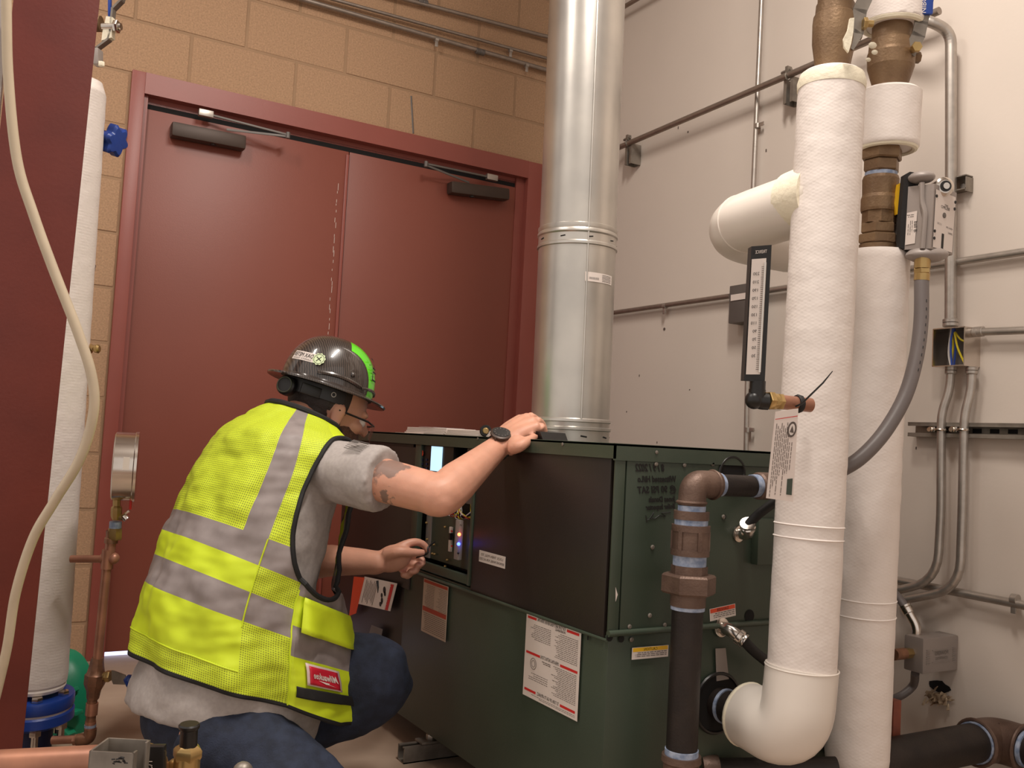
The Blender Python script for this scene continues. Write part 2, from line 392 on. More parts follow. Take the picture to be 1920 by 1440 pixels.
conduit('conduit', 'low conduit on the white wall sloping down to the right edge with a strap', [a - d * .3, b + d * .3], .0115, m_emt, .01, clips=((wp(1903, 1124, .03), d, -Z_, -X_),), group='conduits on the white wall')
# tall conduit with top bend into junction box
P = [wp(1600, 30, .12), wp(1742, 38, .12), wp(1783, 60, .05), wp(1783, 300, .035), wp(1782, 612, .035)]
conduit('conduit', 'tall conduit bending over at the top and dropping into the open junction box', fillet(P, .09), .0155, m_emt, .001, couplings=((wp(1782, 598, .035), wp(1782, 613, .035)),), group='conduits on the white wall')
t = thing('strut_bracket', 'short galvanised strut bracket holding the tall conduit beside the actuator', 'bracket', wp(1790, 365, 0))
g = G(); c0, c1 = wp(1770, 352, 0), wp(1824, 348, 0)
for dz in (-.019, .019): g.box(((XB - .016), (c0.y + c1.y) / 2, (c0.z + c1.z) / 2 + dz), (.032, abs(c0.y - c1.y), .003))
g.box((XB - .002, (c0.y + c1.y) / 2, (c0.z + c1.z) / 2), (.003, abs(c0.y - c1.y), .038)); g.box((XB - .016, c1.y, c1.z), (.032, .003, .041))
g.out('channel', m_strut, t); q = wp(1808, 350, .004); G().hexn(q, q - X_ * .006, .009).out('bolt', m_emt, t)
# junction box
jb = thing('junction_box', 'open galvanised junction box on the white wall showing yellow and blue wires', 'junction box', wp(1797, 690, 0))
c = wp(1790, 650, 0); y0, y1 = wp(1753, 650, .06).y, wp(1812, 650, .06).y; z0, z1 = wp(1790, 686, .06).z, wp(1790, 615, .06).z
g = G(); cy, cz = (y0 + y1) / 2, (z0 + z1) / 2; W, H = abs(y0 - y1), z1 - z0
for dz in (-1, 1): g.box((XB - .035, cy, cz + dz * H / 2), (.07, W, .003))
for dy in (-1, 1): g.box((XB - .035, cy + dy * W / 2, cz), (.07, .003, H))
g.out('box_shell', m_chrome, jb); G().box((XB - .003, cy, cz), (.004, W, H)).out('box_back', m_dkgrey, jb)
for k, (m, pts) in enumerate(((m_yw, [(.02, .5), (.012, .1), (.02, -.5)]), (m_bw, [(.006, .5), (.002, 0), (.006, -.5)]), (m_ww, [(.014, .5), (.02, -.1), (.012, -.5)]), (m_yw, [(.0, .42), (-.02, .2), (-.045, .12)]), (m_yw, [(-.002, .4), (-.012, 0), (-.032, -.4)]), (m_bw, [(.0, .5), (.006, .1), (.001, -.5)]))):
    G().tube(spline([V((XB - .03 - .004 * k, cy + a * 1.0, cz + b * H)) for a, b in pts], 5), .0028, 6).out('wire', m, jb)
a = wp(1835, 622, .03); b = wp(1920, 619, .03); d = (b - a).normalized()
conduit('conduit', 'short conduit leaving the right side of the open junction box', [V((a.x, cy - W / 2, a.z)), b + d * .3], .0105, m_emt, .01, couplings=((V((a.x, cy - W / 2, a.z)), V((a.x, cy - W / 2 - .03, a.z))),), group='conduits on the white wall')
def drop(pts, lab):
    P = [wp(x, y, o) for x, y, o in pts]
    d = (P[1] - P[0]).normalized()
    return conduit('conduit', lab, fillet(P, [.0, .03, .03, .03, .09, .09, .0][:len(P)]), .0118, m_emt, .0001, couplings=((P[0], P[0] - Z_ * .02),), group='conduits on the white wall')
drop([(1783, 688, .035), (1781, 730, .035), (1765, 775, .045), (1764, 960, .045), (1757, 1090, .05), (1660, 1112, .07)], 'left of the two conduits dropping from the junction box and curving left at the bottom')
drop([(1822, 688, .035), (1821, 730, .035), (1808, 780, .045), (1804, 960, .045), (1799, 1105, .05), (1700, 1124, .07)], 'right of the two conduits dropping from the junction box and curving left at the bottom')
p = wp(1702, 1122, .07); q = wp(1685, 1119, .07)
# strut channel
t = thing('strut_channel', 'long slotted strut channel on the white wall crossed by two conduits', 'strut channel', wp(1800, 820, 0))
y0, y1 = wp(1706, 808, .03).y, wp(1920, 808, .03).y - .3; c = wp(1800, 807, .02); g = G()
for dz in (-.019, .019): g.box((XB - .02, (y0 + y1) / 2, c.z + dz), (.04, y0 - y1, .003)); g.box((XB - .038, (y0 + y1) / 2, c.z + dz * .75), (.003, y0 - y1, .009))
g.box((XB - .003, (y0 + y1) / 2, c.z), (.003, y0 - y1, .038)); g.out('channel', m_strut, t)
y = y0 - .09
while y > y1:
    G().box((XB - .0052, y, c.z), (.001, .026, .012), bev=.0003).out('slot', m_dark, t); y -= .05
for px in (1764, 1806):
    q = wp(px, 806, .045); g = G(); g.torus(q, Z_, .0155, .0035, 20, 6); g.box(q + Y_ * .024, (.014, .02, .016), bev=.002); g.hexn(q + Y_ * .026 - X_ * .016, q + Y_ * .026 + X_ * .01, .007); g.out('conduit_clamp', m_chrome, t)
# lower right cast box
t = thing('cast_box', 'light grey cast junction box with louvred cover low on the white wall', 'junction box', wp(1745, 1265, 0))
XK = XB - .15; kn_, kf_ = FX(1731, 1231, XK), FX(1694, 1231, XK); zk = kn_.z; hk = .094
G().box(((XK + XB) / 2, (kn_.y + kf_.y) / 2, zk), (XB - XK, kf_.y - kn_.y, hk), bev=.006).out('body', m_greybox, t)
yk_ = kn_.y - .0012; g = G(); Lk = XB - XK
for i in range(7):
    for f_ in (.13, .87): g.box((XK + Lk * f_, yk_, zk - .021 + i * .006), (.014, .002, .002))
for dz in (.013, -.018): g.box((XK + Lk * .5, yk_, zk + dz), (Lk * .5, .002, .002))
g.out('louvre', m_greybox, t, kind='stuff')
g = G(); g.text('POWERS', .0145, V((XK + Lk * .5, yk_ - .0012, zk + .0)), -X_, Z_, 'CENTER'); g.text('CONTROLS', .010, V((XK + Lk * .5, yk_ - .0012, zk - .012)), -X_, Z_, 'CENTER'); g.out('lettering', m_dkgrey, t, smooth=None)
p = FX(1718, 1194, XK + .03); q = p + Z_ * .028; r_ = FX(1700, 1142, XK + .02)
G().tube(fillet([p, q, r_], .02), .0125, 14).out('elbow_connector', m_chrome, t)
g = G(); g.lathe(r_, (r_ - q), [(-.012, .014), (-.01, .016), (.004, .016), (.005, .014), (.007, .016), (.012, .016)], 16); g.out('connector_nut', m_chrome, t)
t2 = G().tube(spline([r_, FX(1684, 1120, XK + .02), FX(1655, 1092, XK), FX(1620, 1070, XK)], 5), .0115, 12).out('flex_conduit', m_flex, label='short grey flexible conduit entering the top of the low cast box', cat='flexible conduit')
b0 = wp(1712, 1222, .12); b1 = wp(1668, 1216, .12); b0 = FX(1708, 1224, XK); b1 = b0 - X_ * .07
bt = thing('brass_fitting', 'small brass and copper fitting feeding the left side of the cast box', 'pipe fitting', b0)
G().hexn(b0, b0 * .55 + b1 * .45, .014).out('hex_nut', m_brass, bt); G().cyl(b0 * .6 + b1 * .4, b1, .015).out('copper_stub', m_copd, bt)
G().tube(spline([FX(1716, 1262, XK + .04), wp(1712, 1285, .07), wp(1688, 1305, .1), wp(1655, 1316, .12)], 6), .011, 12).out('flex_conduit', m_flex, label='grey flexible conduit curving out below the low cast box', cat='flexible conduit')
# torn hole in the wall with frayed insulation
hp = wp(1762, 1284, 0); g = G()
pts = []
for i in range(14):
    a = 2 * PI * i / 14; r = random.uniform(.8, 1.15); pts.append(V((XB - .0012, hp.y + math.cos(a) * .034 * r, hp.z - .005 + math.sin(a) * .017 * r)))
g.prism(pts, -X_ * .001); g.out('torn_hole', m_dark, wr, smooth=None)
random.seed(5); g = G()
m_fray = M('frayed_insulation', (196, 176, 148), .9, rgb2=(110, 84, 62), vscale=60)
for i in range(46):
    q = V((XB - .003 - random.random() * .018, hp.y + random.uniform(-.036, .03), hp.z - .012 - random.random() * .03))
    dd = V((random.uniform(-.4, .1), random.uniform(-.9, .9), random.uniform(-.7, .5))).normalized(); L = random.uniform(.008, .024)
    g.prism([q, q + dd * L, q + dd * L * .8 + V((-.003, .006, -.006)), q + V((-.002, .004, -.007))], V((-.002, .001, .001)))
g.out('frayed_insulation', m_fray, wr, smooth=None, kind='stuff')
# ================================================================ BOILER
XF, YS, XR, YE, ZT, ZBm = 1.12, 1.494, 1.80, 3.02, .876, .075
bo = thing('boiler', 'dark green boiler cabinet with black upper panels standing in the corner', 'boiler', ((XF + XR) / 2, (YS + YE) / 2, 0))
ZS = .495                       # seam height
def fx(x, y, o=0): return FX(x, y, XF - o)
def fy(x, y, o=0): return FY(x, y, YS - o)
ypost0, ypost1 = fx(785, 950).y, fx(776, 950).y
ybay = fx(889, 950).y           # near end of control bay
yfar = fx(753, 1150).y
G().box(((XF + XR) / 2 + .002, (YS + yfar) / 2, (ZBm + ZS) / 2), (XR - XF - .004, yfar - YS, ZS - ZBm), bev=.002).out('lower_body', m_green, bo)
G().box(((XF + XR) / 2 + .004, (yfar + YE) / 2, (ZBm + ZT) / 2 - .01), (XR - XF - .004, YE - yfar, ZT - ZBm - .03), bev=.002).out('rear_cabinet', m_black, bo)
# upper carcass (behind the panels), with the bay cut out as a recess
g = G(); g.box(((XF + XR) / 2 + .012, (YS + ybay) / 2, (ZS + ZT) / 2 - .01), (XR - XF - .024, ybay - YS - .004, ZT - ZS - .03))
g.box(((XF + XR) / 2 + .06, (ybay + yfar) / 2, (ZS + ZT) / 2 - .01), (XR - XF - .12, yfar - ybay, ZT - ZS - .03)); g.out('upper_carcass', m_green, bo, smooth=None)
# big black front panel
zb = .487
G().box((XF + .006, (YS + .006 + ybay) / 2, (zb + .846) / 2), (.014, ybay - YS - .016, .846 - zb), bev=.002).out('front_panel', m_black, bo)
# front frame pieces
g = G()
g.box((XF + .004, (ybay + .004), (.50 + .846) / 2), (.016, .012, .846 - .50), bev=.001)
g.box((XF + .004, (ypost0 + ypost1) / 2, (.50 + .846) / 2), (.016, ypost1 - ypost0 + .006, .846 - .5), bev=.001)
g.box((XF + .004, (ybay + ypost0) / 2, .512), (.012, ypost0 - ybay, .022), bev=.001); g.out('bay_frame', m_green2, bo)
G().box((XF + .006, (ypost1 + YE) / 2, (.36 + .846) / 2 + .03), (.014, YE - ypost1, .846 - .44), bev=.002).out('far_front_panel', m_black, bo)
# side panel: narrow corner strip, main upper, lower, rib, recessed darker access panel
G().box((XF + .012, YS - .001, (ZS + .846) / 2), (.024, .006, .846 - ZS), bev=.001).out('corner_strip', m_green2, bo)
G().box(((XF + .026 + XR) / 2, YS - .0005, (ZS + .85) / 2), (XR - XF - .03, .006, .85 - ZS - .006), bev=.001).out('side_panel', m_green, bo)
a, b = fy(1143, 1187), fy(1450, 1168); zr = a.z
G().tube([V((XF - .002, YS - .006, zr)), V((XR, YS - .006, zr))], .0065, 12).out('side_rib', m_green2, bo)
G().tube([V((XF - .003, YS - .004, zb)), V((XF - .003, ypost0, zb))], .0035, 8).out('front_seam', m_green2, bo)
# top cover with downturned rim
g = G(); g.box(((XF + XR) / 2, (YS + YE) / 2, ZT - .003), (XR - XF + .014, YE - YS + .014, .006), bev=.001)
g.box((XF - .005, (YS + YE) / 2, ZT - .016), (.004, YE - YS + .014, .03)); g.box(((XF + XR) / 2, YS - .005, ZT - .017), (XR - XF + .014, .004, .034)); g.out('top_cover', m_green2, bo)
# control bay
g = G(); g.box((XF + .075, (ybay + ypost0) / 2, .68), (.004, ypost0 - ybay, .34)); g.out('bay_back', m_blkm, bo, smooth=None)
yk0, yk1 = fx(847, 870).y, fx(787, 870).y
disp = G().box((XF + .012, (yk0 + yk1) / 2, (fx(818, 832).z + fx(818, 905).z) / 2), (.018, yk1 - yk0, fx(818, 832).z - fx(818, 905).z), bev=.003).out('display_module', m_blk, bo)
s0, s1 = fx(806, 882, .0), fx(829, 838, .0)
G().box((XF + .0015, (s0.y + s1.y) / 2, (s0.z + s1.z) / 2), (.002, s0.y - s1.y, s1.z - s0.z), bev=.0005).out('screen', m_screen, disp)
g = G(); q = fx(792, 850, 0); g.lathe(q, -X_, [(0, .008), (.001, .008)], 16); g.out('red_emblem', m_rust, disp)
g = G()
for i in range(3):
    for j in range(2): q = fx(791 + j * 8, 862 + i * 8, 0); g.box(q + X_ * .001, (.002, .007, .006))
g.out('key_button', m_dkblue, disp, kind='stuff')
# side metal module behind forearm, grey plates and terminal plate
g = G(); g.box((XF + .02, (fx(865, 950).y + fx(884, 950).y) / 2, (fx(875, 840).z + fx(875, 945).z) / 2), (.03, .045, fx(875, 840).z - fx(875, 945).z), bev=.002); g.out('relay_module', m_dkgrey, bo)
g = G(); zlo, zhi = fx(830, 1060).z, fx(830, 965).z
g.box((XF + .03, (ybay + ypost0) / 2, (zlo + zhi) / 2), (.004, ypost0 - ybay, zhi - zlo)); g.out('terminal_plate', m_green2, bo, smooth=None)
g = G(); g.box((XF + .026, fx(788, 1000).y, (zlo + zhi) / 2), (.004, .03, zhi - zlo)); g.out('terminal_strip', m_greybox, bo, smooth=None)
g = G()
for px in ((801, 980), (785, 1009), (802, 1011), (836, 988), (815, 1021), (812, 1038), (816, 1039), (840, 1050), (836, 1062), (888, 1003)):
    q = FX(*px, XF + .024); g.lathe(q, -X_, [(0, .0035), (.004, .0035), (.006, .002)], 8)
g.out('brass_terminal', m_brass, bo, kind='stuff')
sw = G().box(FX(845, 1011, XF + .024), (.006, .014, fx(845, 987).z - fx(845, 1035).z), bev=.001).out('switch_plate', m_white, bo)
g = G(); q = FX(845, 1006, XF + .018); g.box(q, (.008, .008, .018)); g.out('rocker_switch', m_blk, sw)
g = G()
for px in ((847, 996), (847, 1024)): q = FX(*px, XF + .02); g.box(q, (.002, .008, .004))
g.out('red_mark', m_red, sw, smooth=None)
pl = G().box(FX(860, 1012, XF + .008), (.012, .024, fx(860, 974).z - fx(860, 1050).z), bev=.002).out('indicator_plate', m_greybox, bo, label='grey plate with red and blue indicator lights')
G().sph(FX(861, 1002, XF - .001), .0045).out('red_light', m_ledr, pl); G().sph(FX(860, 1020, XF - .001), .0045).out('blue_light', m_ledb, pl)
g = G(); g.text('BMS', .007, FX(866, 987, XF + .001), Y_, Z_); g.sph(FX(859, 1037, XF + .001), .003); g.out('lettering', m_ink, pl, smooth=None)
random.seed(11)
for i in range(16):
    x0 = 848 + random.random() * 36; q = [FX(x0, 944, XF + .03), FX(x0 + random.uniform(-8, 4), 958, XF + .015), FX(x0 + random.uniform(-12, 12), 968 + random.uniform(-2, 4), XF + .012), FX(880 + random.uniform(-8, 6), 972, XF + .03)]
    G().tube(spline(q, 5), .0014, 5).out('wire', random.choice((m_ww, m_ww, m_rw, m_blk, m_yw)), bo)
# front louvre slot
q = fx(1103, 1186); G().box((XF - .0003, q.y, q.z), (.001, .003, .03)).out('slot', m_dark, bo, smooth=None)
# ---- stickers on the front (u runs toward the camera = image right; lettering mirrored as photographed)
def sticker(name, o, u, v, w_, h_, nrm, mat=m_white, label=None):
    s = G().slab(o, u, v, w_, h_, .0007, nrm).out(name, mat, bo, smooth=None, label=label)
    return s, o + nrm * .0010
# large instruction sheet
a, b = fx(990, 1149), fx(980, 1300); c = fx(1091, 1188)
o_ = V((XF - .001, fx(985, 1225).y, fx(981, 1301).z)); W = fx(985, 1225).y - fx(1087, 1270).y; H = fx(990, 1149).z - o_.z
U = -Y_
st, o2 = sticker('instruction_sheet', o_, U, Z_, W, H, -X_, label='large white instruction sheet with red bars')
t_ = -X_ * .0002
def bar(u0, v0, wd, ht, m=m_red):
    g = G(); g.face([g.bm.verts.new(q) for q in (o2 + U * u0 * W + Z_ * v0 * H, o2 + U * (u0 + wd) * W + Z_ * v0 * H, o2 + U * (u0 + wd) * W + Z_ * (v0 + ht) * H, o2 + U * u0 * W + Z_ * (v0 + ht) * H)]); g.out('red_bar', m, st, smooth=None)
for args in ((.03, .945, .17, .03), (.76, .945, .21, .03), (.03, .52, .27, .03), (.67, .52, .30, .03), (.03, .07, .22, .03), (.70, .07, .26, .03)): bar(*args)
o3 = o2 + t_; g = G()
g.text('FOR YOUR SAFETY READ BEFORE OPERATING', .0115, o3 + U * W * .74 + Z_ * H * .945, -U, Z_, maxw=W * .52)
g.text('WARNING:', .008, o3 + U * W * .74 + Z_ * H * .91, -U, Z_)
g.text('OPERATING INSTRUCTIONS', .0105, o3 + U * W * .65 + Z_ * H * .52, -U, Z_, maxw=W * .34)
g.text('TO TURN OFF GAS TO APPLIANCE', .0105, o3 + U * W * .68 + Z_ * H * .07, -U, Z_, maxw=W * .4)
g.out('lettering', m_ink, st, smooth=None)
g = G()
g.rows(o3 + U * W * .96 + Z_ * H * .885, -U, Z_, W * .42, 14, H * .0215, .0011); g.rows(o3 + U * W * .48 + Z_ * H * .885, -U, Z_, W * .42, 9, H * .0215, .0011)
g.rows(o3 + U * W * .96 + Z_ * H * .49, -U, Z_, W * .44, 17, H * .0205, .0011); g.rows(o3 + U * W * .46 + Z_ * H * .30, -U, Z_, W * .38, 4, H * .025, .0011)
g.rows(o3 + U * W * .96 + Z_ * H * .045, -U, Z_, W * .8, 2, H * .017, .0009); g.rows(o3 + U * W * .50 + Z_ * H * .485, -U, Z_, W * .18, 2, H * .02, .0016)
dc = o3 + U * W * .18 + Z_ * H * .42
g.torus(dc, X_, .012, .0006, 20, 4); g.torus(dc, X_, .007, .0005, 16, 4)
g.out('fine_print', m_inkg, st, smooth=None, kind='stuff')
# smaller aged label with red bars
o_ = V((XF - .001, fx(793, 1135).y, fx(792, 1183).z)); W = o_.y - fx(839, 1150).y; H = fx(797, 1084).z - o_.z
st, o2 = sticker('rating_label', o_, U, Z_, W, H, -X_, m_beige, 'aged beige label with rust red bars')
bar(.02, .93, .96, .055, m_rust); bar(.02, .40, .96, .085, m_rust)
o3 = o2 + t_; g = G()
for cc in (.97, .47): g.rows(o3 + U * W * cc + Z_ * H * .89, -U, Z_, W * .4, 15, H * .03, .001)
g.rows(o3 + U * W * .97 + Z_ * H * .36, -U, Z_, W * .92, 10, H * .035, .0014, .1); g.out('fine_print', m_inkg, st, smooth=None, kind='stuff')
# white strip with two lines
o_ = V((XF - .008, fx(900, 1045).y, fx(902, 1053).z)); W = o_.y - fx(949, 1055).y; H = .028
st, o2 = sticker('panel_label', o_ + X_ * .006, U, Z_, W, H, -X_); o3 = o2 + t_; g = G()
g.text('LOCK THEN PULL TO', .0085, o3 + U * W * .93 + Z_ * H * .58, -U, Z_, maxw=W * .84); g.text('REMOVE PANEL FOR ACCESS', .0085, o3 + U * W * .97 + Z_ * H * .2, -U, Z_, maxw=W * .94); g.out('lettering', m_inkg, st, smooth=None)
# far tilted warning card (rotated) with orange strip
c1, c2, c3, c4 = [FX(*q, XF - .012) for q in ((684, 1081), (745, 1094), (732, 1146), (672, 1132))]
g = G().prism([c1, c2, c3, c4], -X_ * .001); st = g.out('warning_card', m_white, bo, smooth=None, label='tilted white warning card with red edge lettering')
uu, vv = (c2 - c1), (c4 - c1); o3 = c1 - X_ * .0016
def qd(g, a0, b0, a1, b1): g.face([g.bm.verts.new(o3 + uu * a + vv * b) for a, b in ((a0, b0), (a1, b0), (a1, b1), (a0, b1))])
g = G(); qd(g, .84, .06, .93, .94); g.out('red_bar', m_red, st, smooth=None)
g = G()
for i in range(9): qd(g, .10 + i * .042, .08 + (i % 3) * .05, .112 + i * .042, .92 - (i * 7 % 4) * .06)
g.out('fine_print', m_inkg, st, smooth=None, kind='stuff')
g = G()
for a, b, r in ((.70, .30, .010), (.74, .42, .007), (.66, .50, .007), (.70, .66, .008), (.68, .80, .007), (.71, .74, .005)): g.lathe(o3 + uu * a + vv * b, -X_, [(0, r), (.0004, r)], 14)
g.tube([o3 + uu * .44 + vv * .05, o3 + uu * .50 + vv * .25, o3 + uu * .53 + vv * .45], [.006, .004, .001], 5); g.out('pictogram', m_ink, st, smooth=None)
g = G(); wv = c1 - X_ * .002; g.text('WARNING', .011, o3 + uu * .86 + vv * .10 - X_ * .0004, vv.normalized(), -uu.normalized(), maxw=vv.length * .8); g.out('lettering', m_white, st, smooth=None)
c = [FX(*q, XF - .0125) for q in ((664, 1081), (684, 1083), (668, 1150), (655, 1155))]
G().prism(c, -X_ * .001).out('orange_strip', m_org, bo, smooth=None)
c = [FX(*q, XF - .0125) for q in ((697, 1172), (718, 1180), (708, 1229), (683, 1221))]; G().prism(c, -X_ * .001).out('grey_patch', m_dkgrey, bo, smooth=None)
# side labels
US = X_
def side_sticker(px0, px1, name, lab, hdr, txt, tilt=0):
    a, b = fy(*px0, .004), fy(*px1, .004); W = b.x - a.x; H = abs(a.z - b.z); u = (X_ + Z_ * tilt).normalized(); v = (Z_ - X_ * tilt).normalized()
    o_ = V((a.x, YS - .0042, min(a.z, b.z)))
    s = G().slab(o_, u, v, W, H, .0007, -Y_).out(name, m_white, bo, smooth=None, label=lab); o2 = o_ - Y_ * .001
    G().slab(o2 + v * H * .64 + u * W * .02, u, v, W * .96, H * .33, .0001, -Y_).out('header_bar', hdr, s, smooth=None)
    g = G(); g.text(txt, H * .33, o2 - Y_ * .0004 + u * W * .5 + v * H * .69, -u, v, 'CENTER'); g.out('lettering', m_ink, s, smooth=None)
    g = G(); g.rows(o2 - Y_ * .0003 + u * W * .95 + v * H * .5, -u, v, W * .88, 3, H * .15, .0014, .15); g.out('fine_print', m_inkg, s, smooth=None, kind='stuff')
side_sticker((1184, 1237), (1253, 1209), 'caution_label', 'white label with yellow caution header', m_yel, 'CAUTION')
side_sticker((1331, 1165), (1380, 1139), 'danger_label', 'white label with orange danger header', m_org, 'DANGER', .12)
c = [fy(*q, .0045) for q in ((1341, 1216), (1360, 1215), (1366, 1273), (1343, 1277))]; G().prism(c, -Y_ * .0012).out('grey_tape', m_greybox, bo, smooth=None)
# handwriting in marker, mirrored
g = G(); s_ = YS - .0046
def hw(px, txt, sz, wd=None, sl=0): q = FY(*px, s_); d = (-X_ + Z_ * sl).normalized(); g.text(txt, sz, q, d, Z_, shear=.2, maxw=wd, bold=.0007)
hw((1246, 884), '8 / 9 / 2022', .021, .075, -.02); hw((1268, 903), 'Witnessed Hi/Lo', .017, .1, -.03); hw((1268, 922), '@ 90 PSI SAT', .019, .102, -.05); hw((1266, 940), 'Jones Donals', .015, .072, -.03); hw((1266, 953), 'Boiler Inspector', .014, .078, -.05)
g.tube([FY(x, y, s_) for x, y in ((1258, 960), (1240, 962), (1248, 968), (1236, 966), (1228, 972), (1218, 972), (1226, 960), (1222, 972), (1213, 975), (1211, 966), (1213, 980))], .0008, 4); g.out('marker_writing', m_ink, bo, smooth=None)
g = G(); random.seed(2)
for px in ((1230, 870), (1283, 872), (1223, 1026), (1218, 1154), (1180, 1175), (1246, 1172), (1184, 1199), (1356, 969), (1418, 1053), (1336, 870)):
    q = FY(*px, YS - .004); g.lathe(q, -Y_, [(0, .005), (.0015, .005), (.003, .003)], 10)
for px in ((896, 823), (1055, 833), (1231, 848)): q = FX(*px, XF - .0075) if px[0] < 1150 else FY(*px, YS - .0075); g.lathe(q, -X_ if px[0] < 1150 else -Y_, [(0, .004), (.001, .004), (.002, .002)], 8)
g.out('screw', m_strut, bo, kind='stuff')
c = fx(1155, 1115); G().prism([fy(*q, .0045) for q in ((1154, 1101), (1158, 1115), (1154, 1128))], -Y_ * .0006).out('paint_chip', m_white, bo, smooth=None)
# knockout holes
g = G()
for px, r in (((1405, 1155), .014), ((1165, 1198), .007), ((1358, 969), .005), ((1143, 1195), .008)): q = FY(*px, YS - .004); g.lathe(q, -Y_, [(0, r), (.0006, r)], 20)
g.out('knockout_hole', m_dark, bo, smooth=None)
q = fy(1372, 888, .004); g = G(); g.lathe(q, -Y_, [(0, .036), (.0008, .036)], 28); g.out('gas_opening', m_dark, bo, smooth=None); G().torus(q - Y_ * .001, Y_, .036, .0035, 28, 6).out('grommet', m_blk, bo)
q = fy(1345, 1318, .004); g = G(); g.lathe(q, -Y_, [(0, .062), (.0008, .062)], 32); g.out('pipe_opening', m_dark, bo, smooth=None); G().torus(q - Y_ * .001, Y_, .062, .004, 32, 6).out('grommet', m_blk, bo)
G().box(fy(1437, 1015, .014), (.07, .02, .10), bev=.002).out('side_cover', m_green, bo)
# skid: two strut channels under the boiler
for px, lab in (((770, 1440 - 40), 'galvanised strut channel with bolt plate under the far end of the boiler'), (None, 'galvanised strut channel under the near end of the boiler')):
    yk = fx(800, 1400).y if px else 1.58
    e = FZ(752, 1407, .03) if px else V((XF - .03, 1.58, .03))
    yk = e.y; sk = thing('strut_channel', lab, 'strut channel', (e.x, yk, 0)); g = G(); L = XR - e.x
    g.box((e.x + L / 2, yk, .002), (L, .041, .003))
    for sy in (-1, 1): g.box((e.x + L / 2, yk + sy * .019, .021), (L, .003, .041)); g.box((e.x + L / 2, yk + sy * .0145, .041), (L, .011, .003))
    g.out('channel', m_strut, sk)
    G().box((e.x + .085, yk, .047), (.07, .045, .006), bev=.001).out('plate', m_strut, sk); G().hexn((e.x + .085, yk, .05), (e.x + .085, yk, .064), .012).out('bolt', m_emt, sk)
    G().box((e.x + .28 if px else XF + .1, yk, .0585), (.1, .05, .033)).out('spacer', m_blkm, sk)
# ================================================================ FLUE
fb = V((1.42, 2.105, ZT)); ft = FY(1101, 0, 2.105); fdv = (ft - fb).normalized()
fl = thing('flue_pipe', 'large galvanised sheet metal flue rising from the top of the boiler', 'flue', fb)
R_ = .107
zj = FY(1085, 470, 2.1).z; tj = (zj - fb.z) / fdv.z; tt = (ZC - fb.z) / fdv.z
G().lathe(fb, fdv, [(.035, R_), (tj, R_)], 64).out('lower_section', m_flue, fl)
G().lathe(fb, fdv, [(tj + .0, R_ - .001), (tj + .04, R_ - .001), (tt, R_ - .001)], 64).out('upper_section', m_flue, fl)
G().lathe(fb, fdv, [(tj - .002, R_), (tj, R_ + .004), (tj + .006, R_ + .004), (tj + .01, R_ + .001), (tj + .03, R_ + .001), (tj + .034, R_ + .004), (tj + .040, R_ + .004), (tj + .044, R_ + .0012), (tj + .05, R_ + .003), (tj + .056, R_ + .003), (tj + .058, R_)], 64).out('joint_band', m_flue, fl)
G().lathe(fb, fdv, [(0, R_ + .001), (.03, R_ + .001), (.032, R_ + .005), (.038, R_ + .005), (.042, R_ - .002), (.05, R_ - .002), (.054, R_ + .004), (.06, R_ + .003), (.063, R_)], 64).out('base_ring', m_flue, fl)
u_, v_ = perp(fdv)
def fpt(ang, t, r=R_): d = V((math.cos(ang), math.sin(ang), 0)); return fb + fdv * t + d * r
aim = math.atan2(-2.1, -1.42)      # toward the camera
g = G(); g.tube([fpt(aim + .27, .06, R_ + .0005), fpt(aim + .27, tt, R_ + .0005)], .003, 6); g.out('seam', m_flue, fl)
g = G()
for k in range(9): a = 2 * PI * k / 9 + .2; g.tube([fpt(a, .016, R_ + .001), fpt(a + .16, .014, R_ + .001)], .0022, 5); g.tube([fpt(a, tj + .018, R_ + .0015), fpt(a + .12, tj + .02, R_ + .0015)], .0016, 5)
g.out('slot', m_dark, fl, kind='stuff')
def onflue(px, py):       # angle/height on the flue surface under that direction
    r = ray(px, py); o = CAM - V((1.42, 2.105, 0)); A = r.x ** 2 + r.y ** 2; B = 2 * (o.x * r.x + o.y * r.y); C = o.x ** 2 + o.y ** 2 - R_ ** 2
    t = (-B - math.sqrt(max(0, B * B - 4 * A * C))) / (2 * A); q = CAM + r * t; return math.atan2(q.y - 2.105, q.x - 1.42), q.z - fb.z
a0, z0 = onflue(1099, 527); a1, z1 = onflue(1149, 507); g = G()
if a1 < a0: a1 += 2 * PI
if a1 - a0 > PI: a1 -= 2 * PI
z1 = z0 + .025
rows = [[fpt(a0 + (a1 - a0) * i / 8, z0 + (z1 - z0) * j, R_ + .0015) for i in range(9)] for j in (0, 1)]
g.grid(rows, False); lb = g.out('flue_label', m_white, fl)
g = G()
for i in range(16):
    a = a0 + (a1 - a0) * (.12 + .02 * i); g.grid([[fpt(a, z0 + .006, R_ + .0022), fpt(a + .004 * (1 + i % 2), z0 + .006, R_ + .0022)], [fpt(a, z0 + .012, R_ + .0022), fpt(a + .004 * (1 + i % 2), z0 + .012, R_ + .0022)]], False)
for i in range(5):
    g.grid([[fpt(a0 + (a1 - a0) * q, z0 + .004 + i * .004, R_ + .0022) for q in (.55, .65, .75, .85, .93)], [fpt(a0 + (a1 - a0) * q, z0 + .005 + i * .004, R_ + .0022) for q in (.55, .65, .75, .85, .93)]], False)
g.out('barcode_print', m_ink, lb, smooth=None)
